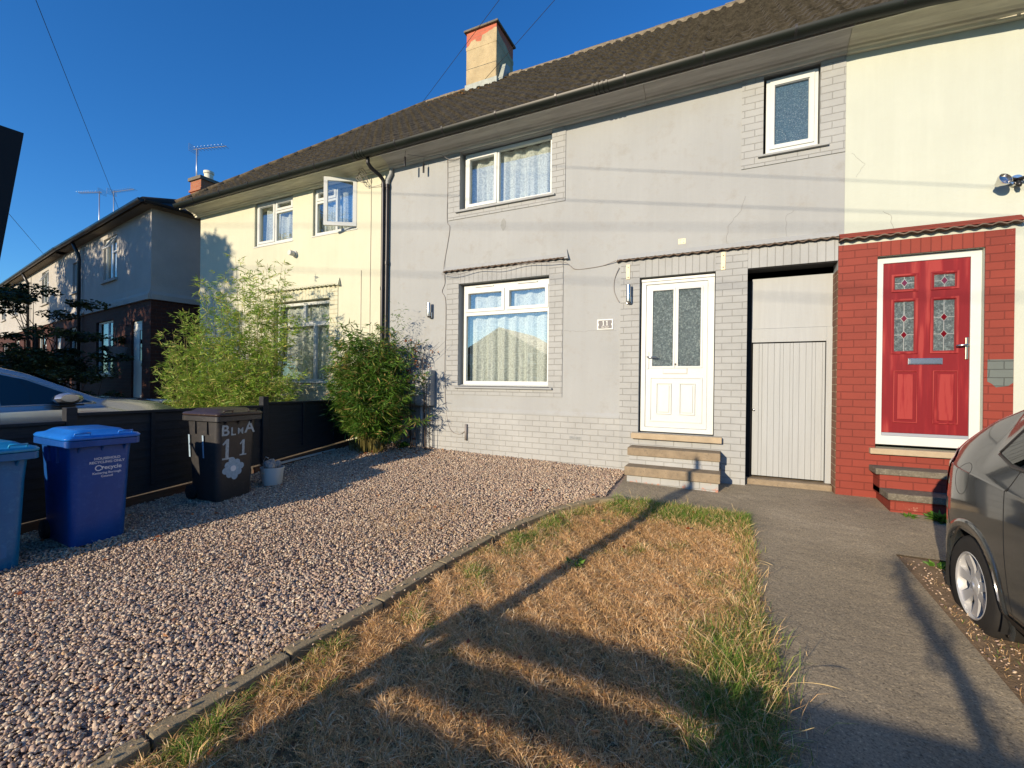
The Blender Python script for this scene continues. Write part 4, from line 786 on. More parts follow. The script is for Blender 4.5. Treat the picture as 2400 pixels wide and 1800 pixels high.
for x,z,l,rr in ((-4.93,4.94,'slim black hanging lamp below the gutter nearest the downpipes',.2),(-4.68,4.86,'small grey hanging lamp beside the slim black one',-.1)):
    t=thing('hanging_lamp',l,'hanging lamp',(x,WY-.28 if z>4.9 else WY-.1,z),0,'lamps hanging under the cornice'); MB().lathe([(0,-.08),(.016,-.08),(.017,.07),(.008,.085),(0,.085)]).build('lamp_body',m_black,t,smooth='auto'); MB().tube([(0,0,.085),(.01,0,.18)],.003,5).build('lamp_wire',m_wire,t)
# ------------------------------------------------------------------ fence
FX=-6.1
fen=thing('garden_fence','dark grey painted slatted fence between the gravel and the neighbouring drive','fence',(FX,3.0,gz(FX,3))); WORLD[fen.name]=1
def fence_panel(y0,y1,zt):
    zb0,zb1=gz(FX,y0)+.10,gz(FX,y1)+.10; mb=MB(); n=9
    for i in range(n):
        f=lambda zb_,k:zb_+(zt-.04-zb_)*k/n
        a,b,c,d=f(zb0,i),f(zb0,i+1)+.012,f(zb1,i),f(zb1,i+1)+.012
        mb.add([(FX-.012,y0,a),(FX+.016,y0,a),(FX+.003,y0,b),(FX-.012,y0,b),(FX-.012,y1,c),(FX+.016,y1,c),(FX+.003,y1,d),(FX-.012,y1,d)],[(0,1,2,3),(7,6,5,4),(0,4,5,1),(1,5,6,2),(2,6,7,3),(3,7,4,0)])
    t=mb.build('fence_panel',m_fence,fen); MB().box(FX-.03,FX+.045,y0,y1,zt-.03,zt).build('top_rail',m_fence,t,bevel=.003)
    for k in (1,2): yy=y0+(y1-y0)*k/3; MB().box(FX+.017,FX+.035,yy-.02,yy+.02,max(zb0,zb1)-.02,zt-.031).build('batten',m_fence,t)
def fence_post(y,zt): MB().box(FX-.045,FX+.05,y-.045,y+.045,-.6,zt).build('fence_post',m_fence,fen,bevel=.004)
fence_panel(-.2,2.13,.80); fence_panel(2.23,4.27,.875); fence_panel(4.37,6.22,.915); fence_post(2.18,.935); fence_post(4.32,1.0); fence_post(-.25,.9)
def board(y0,y1,lab):
    a,b=gz(FX,y0),gz(FX,y1); o=MB().add([(FX+.02,y0,a-.08),(FX+.06,y0,a-.08),(FX+.06,y0,a+.08),(FX+.02,y0,a+.08),(FX+.02,y1,b-.08),(FX+.06,y1,b-.08),(FX+.06,y1,b+.08),(FX+.02,y1,b+.08)],[(0,3,2,1),(4,5,6,7),(0,1,5,4),(1,2,6,5),(2,3,7,6),(3,0,4,7)]).build('gravel_board',m_board,None)
    return tag(o,lab,'gravel board','timber boards under the fence')
board(-.2,4.1,'brown timber board at the foot of the fence behind the bins'); board(4.15,6.1,'brown timber board at the foot of the fence near the bamboo')
o=MB().box(-.009,.009,-.62,.62,0,.03).build('white_trim_strip',m_upvcg,None,bevel=.002); o.location=(-5.97,4.95,gz(-5.97,4.9)+.045); o.rotation_euler=(R_(3),0,R_(4)); tag(o,'thin white plastic strip lying along the foot of the fence','plastic strip')
# ------------------------------------------------------------------ wheelie bins
def rrect(w,d,r,z,n=4):
    pts=[]
    for cx,cy,a0 in ((w/2-r,d/2-r,0),(-w/2+r,d/2-r,90),(-w/2+r,-d/2+r,180),(w/2-r,-d/2+r,270)):
        for k in range(n+1): a=R_(a0+90*k/n); pts.append((cx+r*math.cos(a),cy+r*math.sin(a),z))
    return pts
def loft(mb,rings,cap0=True,cap1=True):
    k=len(rings[0]); vs=[p for r in rings for p in r]; fs=[]
    for i in range(len(rings)-1):
        for j in range(k): fs.append((i*k+j,i*k+(j+1)%k,(i+1)*k+(j+1)%k,(i+1)*k+j))
    if cap0: fs.append(tuple(range(k))[::-1])
    if cap1: fs.append(tuple((len(rings)-1)*k+j for j in range(k)))
    return mb.add(vs,fs)
def plastic(name,col,rough=.35,lid=None): return M(name,col,rough,var=.14,vs=6,bs=160,bd=.0006,spec=.5,stretch=(1,1,.5),dirt=(min(col[0]*1.5+.015,1),col[1]*1.35+.012,col[2]*1.2+.01))
def wheelie(name,label,x,y,rz,H,body,lid,group,W=.50,D=.52):
    """front faces local +x, width along y"""
    t=thing(name,label,'wheelie bin',(x,y,gz(x,y)+.015),rz,group)
    def rr(w,d,r,z,ox=0): return [(p[0]+ox,p[1],p[2]) for p in rrect(d,w,r,z)]
    mb=MB(); hb=H*.90
    loft(mb,[rr(W*.78,D*.80,.05,.0,.0),rr(W*.82,D*.82,.06,.02,.0),rr(W*.85,D*.86,.06,.30*H,.0),rr(W*.90,D*.91,.06,.68*H,.0),rr(W*.93,D*.95,.05,hb-.06,.0)])
    b=mb.build('bin_body',body,t,smooth='auto')
    mb=MB(); loft(mb,[rr(W+.02,D+.04,.035,hb-.062,.012),rr(W+.05,D+.06,.04,hb-.058,.012),rr(W+.05,D+.06,.04,hb-.003,.012),rr(W+.03,D+.05,.035,hb,.012)]); mb.build('rim',body,t,smooth='auto',bevel=.004)
    for s in (-.16,.0,.16): MB().prism([(D/2*.955-.002,hb-.062),(D/2*.955+.033,hb-.062),(D/2*.955-.014,hb-.12)],s-.006,s+.006,'y').build('rib',body,t)
    for s in (-.10,.10):
        for e in (-1,1): y0_=W/2*.90*e; y1_=(W/2*.94+.012)*e; MB().box(s-.006,s+.006,min(y0_,y1_),max(y0_,y1_),hb-.21,hb-.062).build('rib',body,t)
    mb=MB(); e=.015; loft(mb,[rr(W+.05,D+.07,.05,hb+.004,.018),rr(W+.06,D+.075,.05,hb+.020,.018),rr(W+.03,D+.05,.05,hb+.038,.018),rr(W-.06,D-.05,.06,hb+.048,.010),rr(W-.14,D-.14,.06,hb+.075,.0),rr(W-.17,D-.17,.05,hb+.080,.0)])
    L=mb.build('lid',lid,t,smooth='auto',bevel=.002)
    for s in (-.15,.15): MB().tube([(D/2+.02,s-.05,hb+.036),(D/2+.035,s-.05,hb+.062),(D/2+.035,s+.05,hb+.062),(D/2+.02,s+.05,hb+.036)],.008,8).build('lid_grip',lid,L,smooth=True)
    MB().tube([(-D/2-.05,-W*.42,hb+.01),(-D/2-.075,-W*.42,hb+.018),(-D/2-.075,W*.42,hb+.018),(-D/2-.05,W*.42,hb+.01)],.013,10).build('handle_bar',body,t,smooth=True)
    for s in (-1,1): MB().lathe([(0,-.025),(.07,-.025),(.085,-.018),(.085,.018),(.07,.025),(0,.025)],-D/2*.66,s*(W/2*.80+.02),.085,24,'y').build('wheel',m_rubber,t,smooth='auto')
    MB().tube([(-D/2*.66,-W*.5,.085),(-D/2*.66,W*.5,.085)],.011,8).build('axle',m_black,t)
    return t,hb
bl=plastic('royal_blue_plastic',(.004,.062,.27)); bll=plastic('lit_blue_lid_plastic',(.012,.15,.55),.3); tl=plastic('teal_blue_plastic',(.002,.12,.32)); tll=plastic('lit_teal_lid_plastic',(.01,.24,.48),.3)  # lids use lighter copies of the body blues, skylight painted in
bk=plastic('dark_grey_bin_plastic',(.028,.028,.029),.42); bkl=plastic('brown_lid_plastic',(.035,.022,.018),.4)
FXm=lambda x,y,z:Matrix.Translation((x,y,z))@Matrix.Rotation(R_(90),4,'Z')@Matrix.Rotation(R_(90),4,'X')
GB='wheelie bins along the fence'
b1,hb=wheelie('wheelie_bin','royal blue recycling bin with white lettering, between the teal and black bins',-5.37,2.04,R_(-3),1.04,bl,bll,GB,W=.48,D=.70)
xf=.213
tilt=Matrix.Rotation(R_(1.8),4,'Y')
def fxz(z,D,H): return float(np.interp(z,[0,.02,.3*H,.68*H,H*.9-.06],[.40*D,.41*D,.43*D,.455*D,.475*D]))+.0035
def bintext(t,body,size,z,x,y=0,mat=m_glow,name='lettering'):
    x=fxz(z,.70,1.04); return text(body,size,mat,name,t,Matrix.Translation((x,y,z))@tilt@Matrix.Rotation(R_(90),4,'Z')@Matrix.Rotation(R_(90),4,'X'))
z0=.70; bintext(b1,'HOUSEHOLD',.031,z0+.055,.231,.04); bintext(b1,'RECYCLING ONLY',.030,z0+.022,.229,.04); bintext(b1,'recycle',.050,z0-.028,.226,.072); bintext(b1,'Kettering Borough',.027,z0-.075,.224,.04); bintext(b1,'Council',.027,z0-.105,.222,.04)
mb=MB(); a0,a1=R_(30),R_(330); o=[(.026*math.cos(a),.026*math.sin(a)) for a in np.linspace(a0,a1,22)]; i_=[(.018*math.cos(a),.018*math.sin(a)) for a in np.linspace(a1,a0,22)]
q=[(p[0]-.055,p[1]) for p in o+i_]; mb.prism(q,-.0005,.0008); mb.prism([(-.040,.012),(-.018,.012),(-.029,-.012)],-.0005,.0008); lo=mb.build('recycle_arrow',m_glow,b1); lo.matrix_parent_inverse=Matrix.Identity(4); lo.matrix_basis=Matrix.Translation((fxz(z0-.028,.70,1.04),.035,z0-.028))@tilt@Matrix.Rotation(R_(90),4,'Z')@Matrix.Rotation(R_(90),4,'X')
b2,_=wheelie('wheelie_bin','teal blue bin cut off by the left edge of the photo, nearest the camera',-5.34,1.31,R_(2),1.04,tl,tll,GB,W=.50,D=.70); bintext(b2,'RECYCLING ONLY',.03,.62,.228,-.06)
MB().plate(.0,.26,.05,.36,-.0,.004).build('moulded_panel',tl,b2,bevel=.004)
pm=C.objects[-1]; pm.matrix_parent_inverse=Matrix.Identity(4); pm.matrix_basis=Matrix.Translation((fxz(.06,.70,1.04)-.0005,-.14,.06))@tilt@Matrix.Rotation(R_(90),4,'Z')
b3,hb3=wheelie('wheelie_bin','black rubbish bin with peeling number eleven and flower sticker',-5.40,3.30,R_(4),1.08,bk,bkl,GB,W=.52,D=.56)
for ch,yy,zz,s in (('B',-.15,.80,.17),('L',-.055,.785,.13),('M',.035,.785,.10),('A',.15,.82,.19)): 
    text(ch,s,m_sticker,'sticker_letter',b3,Matrix.Translation((fxz(zz,.56,1.08),yy,zz))@tilt@Matrix.Rotation(R_(90),4,'Z')@Matrix.Rotation(R_(90),4,'X'))
for yy,h in ((-.13,.235),(.07,.185)): one(h,m_sticker,'sticker_number',b3,Matrix.Translation((fxz(.59,.56,1.08),yy,.59))@tilt@Matrix.Rotation(R_(90),4,'Z')@Matrix.Rotation(R_(90),4,'X'))
mb=MB()
for k in range(8):
    a=math.pi/4*k+.2; l=.135 if k%2==0 else .118; ca,sa=math.cos(a),math.sin(a)
    P=[(l*.52+l*.48*math.cos(u),.040*math.sin(u)*(1+.25*math.cos(u))) for u in np.linspace(0,5.9,14)]
    mb.prism([(p[0]*ca-p[1]*sa,p[0]*sa+p[1]*ca) for p in P],-.0003+k*.0001,.0006+k*.0001)
def onfront(o,x,y,z): o.matrix_parent_inverse=Matrix.Identity(4); o.matrix_basis=Matrix.Translation((x,y,z))@tilt@Matrix.Rotation(R_(90),4,'Z')@Matrix.Rotation(R_(90),4,'X')
m_fl=M('pale_blue_flower_sticker',(.30,.42,.52),.5,var=.2,vs=30,dirt=(.12,.15,.18)); onfront(mb.build('flower_sticker',m_fl,b3),fxz(.36,.56,1.08),-.04,.36)
mb=MB(); mb.lathe([(0,0),(.034,0),(.034,.0022),(0,.0022)],n=16); onfront(mb.build('flower_centre',m_glow,b3),fxz(.36,.56,1.08)+.001,-.04,.36)
for xx in (-.06,.03):      # two strips on the side facing the street
    o=MB().plate(xx-.012,xx+.012,-.13,.13,-.001,.0).build('sticker_strip',m_fl,b3); o.matrix_parent_inverse=Matrix.Identity(4); o.matrix_basis=Matrix.Translation((xx*1.6-.05,-.2435,.62))@Matrix.Rotation(R_(3),4,'X')
# bucket of rubble
t=thing('bucket','white plastic tub full of rubble beside the black bin','bucket',(-5.27,3.86,gz(-5.27,3.86)+.02))
MB().lathe([(0,0),(.108,0),(.115,.01),(.135,.205),(.142,.205),(.142,.222),(.132,.222),(.105,.03),(0,.03)],n=32).build('tub',m_upvc,t,smooth='auto')
mb=MB(); 
for k in range(7):
    a=k*.9; rr=.065; V,F=ico(2); s=np.array([random.uniform(.04,.065),random.uniform(.035,.055),random.uniform(.045,.07)]); q=V*s*(1+rng.normal(0,.08,V.shape))+np.array([rr*math.cos(a)*(k>0),rr*math.sin(a)*(k>0),.235+.02*(k%2)]); mb.add(q.tolist(),F.tolist())
mb.build('rubble',M('grey_rubble',(.30,.29,.27),.9,var=.3,vs=14),t)
MB().tube([(-.14,0,.21),(-.145,-.02,.29),(-.09,-.03,.345),(-.05,-.02,.33)],.005,6).build('bucket_handle',m_upvcg,t,smooth=True)
MB().box(-.02,.035,-.1395,-.1375,.15,.172).build('tub_label',m_rust,t)
# ------------------------------------------------------------------ bamboos and climbers
def bamboo(name,label,cx,cy,rx,ry,nst,h0,h1,leaf,nl,mat,lean=.25,l0=.05,seed=0,droop=.3,base=.5,ylim=6.2):
    q=np.random.default_rng(seed); t=thing(name,label,'bamboo',(cx,cy,gz(cx,cy))); WORLD[t.name]=1
    mb=MB(); P=[];D=[]
    for i in range(nst):
        a=q.uniform(0,6.28); u=math.sqrt(q.uniform(0,1)); bx=cx+rx*base*u*math.cos(a); by=cy+ry*base*u*math.sin(a); tx=cx+rx*(u*math.cos(a)*1.0+q.normal(0,.18)); ty=cy+ry*(u*math.sin(a)+q.normal(0,.15)); ty=min(ty,ylim)
        h=q.uniform(h0,h1)*(1-.28*(abs(tx-cx)/rx)**1.5); g=gz(bx,by); pts=[]
        for k in range(9):
            s=k/8; pts.append(Vector((bx+(tx-bx)*s**1.8,by+(ty-by)*s**1.8,g+h*(s-.10*lean*s**3))))
        mb.tube(pts,[.006*(1-.85*k/8)+.0008 for k in range(9)],5)
        # twigs carrying leaves
        nt_=int(nl/nst)
        for j in range(nt_//7):
            s=q.uniform(leaf,1)**.8; k=min(int(s*8),7); p=pts[k].lerp(pts[k+1],s*8-k) if s<1 else pts[8]
            a2=q.uniform(0,6.28); L=q.uniform(.10,.42)*(1-.45*s); dz=q.uniform(.1,.75); e=p+Vector((math.cos(a2)*L,math.sin(a2)*L*.9,dz*L)); e.y=min(e.y,ylim+.02)
            if j%2==0: mb.tube([p,p.lerp(e,.5)+Vector((0,0,.01)),e],[.0017,.0013,.0006],3,False)
            for m in range(7):
                w=q.uniform(.25,1); b=p.lerp(e,w); d=Vector((math.cos(a2)+q.normal(0,.7),math.sin(a2)+q.normal(0,.7),q.normal(-droop+.35,.5))).normalized(); P.append(b[:]); D.append(d[:])
    mb.build('stems',m_stem,t,smooth=True,merge=False); P=np.array(P);D=np.array(D); n=len(P)
    leafquads('leaves',P,D,q.uniform(.7,1.4,n)*l0,q.uniform(.055,.09,n)*l0,mat,t); return t
bamboo('feathery_bamboo','tall feathery light green bamboo behind the fence by the yellow house',-7.92,5.2,1.25,.55,100,1.1,3.9,.12,27000,m_bam1,.6,.105,3,.15,.6)
bamboo('feathery_bamboo','thin light bamboo shoots at the left end of the tall clump',-9.0,5.0,.85,.45,44,1.1,2.9,.12,8500,m_bam1,.9,.095,5,.2,.5)
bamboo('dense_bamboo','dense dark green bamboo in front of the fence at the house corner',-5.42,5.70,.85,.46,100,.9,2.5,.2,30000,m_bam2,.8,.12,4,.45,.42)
for (bx,by,tx,ty,h,k) in ((-5.35,5.8,-4.95,5.95,2.45,0),(-5.3,5.85,-5.05,6.05,2.2,1)):
    t=thing('bamboo_shoot',['tall thin bamboo shoot arching beside the black downpipes','second thin bamboo shoot just below the tallest one'][k],'bamboo',(bx,by,gz(bx,by)),0,'thin bamboo shoots by the downpipes'); WORLD[t.name]=1
    pts=[Vector((bx+(tx-bx)*(s/8)**2,by+(ty-by)*(s/8)**2,gz(bx,by)+h*s/8-.1*(s/8)**3)) for s in range(9)]; MB().tube(pts,[.005-.0005*s for s in range(9)],5).build('stems',m_stem,t)
    n=420; u=rng.uniform(.45,1,n); P=np.array([(pts[0]*0+pts[min(int(a*8),7)].lerp(pts[min(int(a*8),7)+1],a*8-int(a*8)) if a<1 else pts[8])[:] for a in u]); off=rng.normal(0,.10,(n,3)); P=P+off*np.array([1.2,.5,.8]); P[:,1]=np.minimum(P[:,1],6.2)
    leafquads('leaves',P,rdir(n,-.6,.6),rng.uniform(.05,.10,n),rng.uniform(.004,.008,n),m_bam2,t)
def climber(cx,cy,z0,z1,n,mat,label,L=.07,sx=.18,leafw=.4,cat='climber'):
    t=thing('climbing_plant',label,cat,(cx,cy,gz(cx,cy))); WORLD[t.name]=1; mb=MB()
    for k in range(5):
        x=cx+random.uniform(-sx,sx)*.5; mb.tube([(x,cy,gz(cx,cy)),(x+random.uniform(-.1,.1),cy-.02,z0),(x+random.uniform(-.2,.2),cy,z0+(z1-z0)*.6),(x+random.uniform(-.25,.3),cy,z1)],[.006,.004,.003,.0015],5)
    mb.build('stems',m_bark,t); P=np.stack([rng.normal(cx,sx,n),np.minimum(rng.normal(cy,.06,n),WY-.03),rng.uniform(z0,z1,n)],1); leafquads('leaves',P,rdir(n,-.9,.3),rng.uniform(.6,1.2,n)*L,rng.uniform(.7,1.1,n)*L*leafw,mat,t,.35); return t
climber(-4.98,6.0,.25,1.05,60,m_dead,'withered brown climber leaves at the foot of the bamboo',.07,.10); climber(-4.75,6.05,1.25,1.95,34,m_dead,'sparse withered orange leaves beside the downpipes',.06,.16)
climber(-6.05,5.95,1.6,2.1,34,m_green,'fresh green vine leaves above the dark bamboo',.12,.16,.5); climber(-4.5,6.1,1.2,1.9,14,m_dead,'thin bare stalks with few dead leaves above the meter box',.045,.12)
# ------------------------------------------------------------------ silver car and grey car
CR=lambda a,b,c,d,u:.5*((2*b)+(-a+c)*u+(2*a-5*b+4*c-d)*u*u+(-a+3*b-3*c+d)*u**3)
def car(name,label,loc,rz,p,paint,group=None):
    t=thing(name,label,'car',loc,rz,group); L0,L1=p['x0'],p['x1']; W=p['w']/2
    zt=lambda x:float(np.interp(x,p['tx'],p['tz'])); zb=lambda x:float(np.interp(x,p['bx'],p['bz'])); z0=lambda x:float(np.interp(x,[L0,L0+.25,L1-.3,L1],[.36,.24,.20,.30]))
    def plan(x):
        a=max(0,(L0+.55-x)/.55); b=max(0,(x-(L1-.8))/.8); return 1-.20*a**2.2-.26*b**2.4
    def cp(x):
        w=W*plan(x); T=zt(x); B=min(zb(x),T-.04); Z=z0(x); u=clampf((T-B)/.42,0,1); wt=w*(1-.055)-.17*u*1.0; 
        return [(w*.93,Z),(w*.985,Z+.10),(w,(Z+B)*.5),(w*.985,B-.06),(w*.955,B),(wt+.02*(1-u),B+(T-B)*.80),(wt-.07,T-.012),(wt*.5,T+.012),(0,T+.018)]
    def ringp(x,n=5):
        c=cp(x); out=[]
        for i in range(len(c)-1):
            a,b,cc,d=c[max(i-1,0)],c[i],c[i+1],c[min(i+2,len(c)-1)]
            for k in range(n): u=k/n; out.append((CR(a[0],b[0],cc[0],d[0],u),CR(a[1],b[1],cc[1],d[1],u)))
        out.append(c[-1]); return out
    def side(x,z):
        r=ringp(x); r=r[:len(r)*3//4+4]
        for a,b in zip(r,r[1:]):
            if min(a[1],b[1])<=z<=max(a[1],b[1]) and a[1]!=b[1]: u=(z-a[1])/(b[1]-a[1]); return a[0]+(b[0]-a[0])*u
        return r[-1][0]
    nx=150; xs=[L0+(L1-L0)*(.5-.5*math.cos(math.pi*i/nx)) for i in range(nx+1)]; m=len(ringp(0)); V=[];F=[]
    for x in xs:
        r=ringp(x); V+=[(x,-a,z) for a,z in r]+[(x,a,z) for a,z in r[-2::-1]]
    k=2*m-1
    for i in range(nx):
        for j in range(k-1):
            x=(xs[i]+xs[i+1])/2; z=sum(V[i*k+j+q][2] for q in (0,1))/2; yy=abs(V[i*k+j][1])
            if yy>W*.5 and any((x-wx)**2+(z-p['r'])**2<(p['r']+.045)**2 for wx in p['wx']): continue
            F.append((i*k+j,(i+1)*k+j,(i+1)*k+j+1,i*k+j+1))
    F+=[tuple(range(k)),tuple(nx*k+j for j in range(k))[::-1]]
    body=MB().add(V,F).build('body',paint,t,smooth='auto')
    MB().box(L0+.12,L1-.15,-W*.86,W*.86,.20,.26).build('floor_pan',m_dark,t)
    for wx in p['wx']:
        for s in (-1,1):
            R=p['r']+.062; a=[R_(-22+224*i/30) for i in range(31)]; mb=MB(); vs=[];fs=[]
            for i,an in enumerate(a):
                for rr,dy in ((R-.022,-.05),(R-.022,.006),(R+.028,.008),(R+.034,-.004)):
                    x=wx+rr*math.cos(an); z=p['r']+rr*math.sin(an); vs.append((x,s*(side(x,clampf(z,z0(x)+.01,9))+dy),z))
            for i in range(30):
                for j in range(3): fs.append((i*4+j,i*4+j+1,(i+1)*4+j+1,(i+1)*4+j))
            mb.add(vs,fs).build('wheel_arch',p.get('arch',paint),t,smooth=True)
            mb=MB(); vs=[(wx+(R-.01)*math.cos(an),s*(W-.02 if q else W-.42),p['r']+(R-.01)*math.sin(an)) for an in a for q in (0,1)]; mb.add(vs,[(2*i,2*i+1,2*i+3,2*i+2) for i in range(30)]); mb.plate(wx-R,wx+R,.2,p['r']+R,s*(W-.42)-.002,s*(W-.42)+.002); mb.build('wheel_well',m_dark,t)
            wy=s*(W-.115); r=p['r']; rr=r*.655
            wl=MB().lathe([(rr,-.10),(r-.03,-.10),(r-.008,-.085),(r,-.06),(r,.06),(r-.008,.085),(r-.03,.10),(rr+.006,.098),(rr,.09)],wx,wy,r,40,'y').build('wheel',m_rubber,t,smooth='auto')
            o=s; rim=MB(); rim.lathe([(rr,-o*.09),(rr-.004,o*.05),(rr+.004,o*.095),(rr-.006,o*.101),(rr-.014,o*.095),(rr-.020,o*.06),(rr-.022,-o*.09)],wx,wy,r,40,'y'); rim.lathe([(0,o*.088),(.030,o*.088),(.052,o*.080),(.060,o*.055),(.05,o*.03)],wx,wy,r,24,'y')
            for q in range(7):
                an=2*math.pi*q/7+.3; ca,sa=math.cos(an),math.sin(an); P=[]
                for (ra,hw,dy) in ((.045,.030,.078),(.10,.024,.072),(rr-.018,.034,.085)):
                    for e in (-1,1):
                        for q2 in (0,-.025): P.append((wx+ra*ca-e*hw*sa,wy+o*(dy+q2),r+ra*sa+e*hw*ca))
                rim.add(P,[(0,4,6,2),(4,8,10,6),(0,1,5,4),(4,5,9,8),(2,6,7,3),(6,10,11,7),(1,3,7,5),(5,7,11,9)])
            rim.build('rim',m_rim,wl,smooth='auto',merge=False); MB().lathe([(0,o*.01),(rr-.02,o*.01),(rr-.02,-o*.02)],wx,wy,r,24,'y').build('brake_disc',m_dark,wl)
            hub=MB().lathe([(0,o*.094),(.020,o*.094),(.024,o*.088)],wx,wy,r,16,'y').build('hub_cap',m_alu,wl,smooth='auto')
    def patch(nm,poly,mat,s=-1,off=.004,n=10,thick=.0):
        # polygon in (x,z) laid on the side of the body, subdivided so that it follows the curvature
        bm=bmesh.new(); bm.faces.new([bm.verts.new((a,0,b)) for a,b in poly]); X=[a for a,_ in poly]; Z=[b for _,b in poly]
        for q in range(1,n):
            bmesh.ops.bisect_plane(bm,geom=bm.verts[:]+bm.edges[:]+bm.faces[:],plane_co=(min(X)+(max(X)-min(X))*q/n,0,0),plane_no=(1,0,0)); bmesh.ops.bisect_plane(bm,geom=bm.verts[:]+bm.edges[:]+bm.faces[:],plane_co=(0,0,min(Z)+(max(Z)-min(Z))*q/n),plane_no=(0,0,1))
        for v in bm.verts: v.co.y=s*(side(v.co.x,v.co.z)+off)
        me=bpy.data.meshes.new(nm); bm.to_mesh(me); bm.free(); me.polygons.foreach_set('use_smooth',[True]*len(me.polygons)); me.materials.append(mat); o=bpy.data.objects.new(nm,me); C.objects.link(o); o.parent=t; return o
    def line(nm,pts,mat,s=-1,r=.004,off=.001):
        q=[]
        for a,b in zip(pts,pts[1:]):
            for k in range(6): u=k/6; x=a[0]+(b[0]-a[0])*u; z=a[1]+(b[1]-a[1])*u; q.append((x,s*(side(x,z)+off),z))
        x,z=pts[-1]; q.append((x,s*(side(x,z)+off),z)); return MB().tube(q,r,5).build(nm,mat,t,smooth=True)
    return t,patch,line,side,zt,zb,body
def carpaint(name,col,metal=.5,rough=.28):
    m,t,n,l,b=nodes(name); b.inputs['Base Color'].default_value=(*col,1); setin(b,rough,metal,.5,1.0)
    tc=n.new('ShaderNodeTexCoord').outputs['Object']; a=noise(n,l,tc,900,1); mixv=ramp(n,l,a.outputs[0],[(.4,c4(col,.85)),(.6,c4(col,1.2))]); l.new(mixv.outputs[0],b.inputs['Base Color']); return m
m_cg=carpaint('dark_grey_metallic_paint',(.044,.051,.055),.45,.14); m_cs=carpaint('silver_metallic_paint',(.42,.43,.44),.7,.22); m_red=M('red_lamp_lens',(.30,.008,.010),.12,spec=.8)
P1_=dict(x0=-1.92,x1=2.0,w=1.74,r=.300,wx=[-1.24,1.22],tx=[-1.92,-1.88,-1.80,-1.66,-1.45,-1.1,-.8,-.4,.1,.5,.9,1.12,1.5,1.8,2.0],tz=[.62,.80,1.0,1.16,1.31,1.47,1.55,1.59,1.57,1.46,1.2,1.04,.92,.78,.6],bx=[-1.92,-1.7,-1.2,0,1.1,2],bz=[.84,1.02,1.0,.95,.92,.6],arch=m_cg)
t,patch,line,side,ztf,zbf,_b=car('hatchback_car','dark grey hatchback parked at the right edge with its rear toward the houses',(2.20,2.44,-.262),R_(-90),P1_,m_cg)
for s in (-1,1):
    patch('side_window',[(-1.12,1.13),(-.95,1.09),(-.30,1.05),(-.30,1.40),(-.75,1.42),(-.98,1.34)],m_cglass,s,.004); patch('side_window',[(-.24,1.05),(.78,1.08),(.45,1.28),(.12,1.42),(-.24,1.41)],m_cglass,s,.004)
    line('door_gap',[(-.86,1.08),(-.88,.95),(-.84,.62),(-.78,.3)],m_dark,s,.003,-.001); line('door_gap',[(-.27,1.40),(-.27,.9),(-.22,.3)],m_dark,s,.003,-.001)
    patch('tail_light',[(-1.90,.76),(-1.70,.78),(-1.60,.98),(-1.68,1.10),(-1.80,1.0),(-1.90,.9)],m_red,s,.006)
    patch('sill_trim',[(-.9,.25),(.88,.24),(.88,.29),(-.9,.30)],m_black,s,.006)
    line('window_trim',[(-1.13,1.12),(-.95,1.075),(-.30,1.035),(.80,1.065)],m_black,s,.010,.0); line('window_trim',[(-1.13,1.13),(-.99,1.36),(-.75,1.44),(-.3,1.43),(.12,1.44)],m_black,s,.010,.0)
q=[(-1.36+.085*math.cos(a),.93+.10*math.sin(a)) for a in np.linspace(0,6.283,20)]; line('fuel_flap',q,m_dark,-1,.0018,-.0008)
line('bumper_gap',[(-1.74,.78),(-1.60,.74),(-1.50,.60)],m_dark,-1,.003,-.001)
MB().box(-1.935,-1.90,-.5,.5,.42,.55).build('number_plate',M('yellow_number_plate',(.65,.50,.05),.4),t,bevel=.004)
P2_=dict(x0=-2.1,x1=2.2,w=1.82,r=.33,wx=[-1.3,1.32],tx=[-2.1,-2.0,-1.8,-1.4,-.6,.0,.35,.98,1.3,1.7,2.0,2.15,2.2],tz=[.7,1.1,1.35,1.56,1.62,1.58,1.48,1.17,1.155,1.10,.99,.85,.7],bx=[-2.1,-1,0,1,2.2],bz=[1.1,1.05,1.05,1.06,.7],rimm=m_alu)
gs=gz(-8.4,2); t,patch,line,side,ztf,zbf,_b=car('silver_car','silver car parked behind the fence at the left with its bonnet toward the houses',(-8.42,2.05,-.19),R_(90),P2_,m_cs)
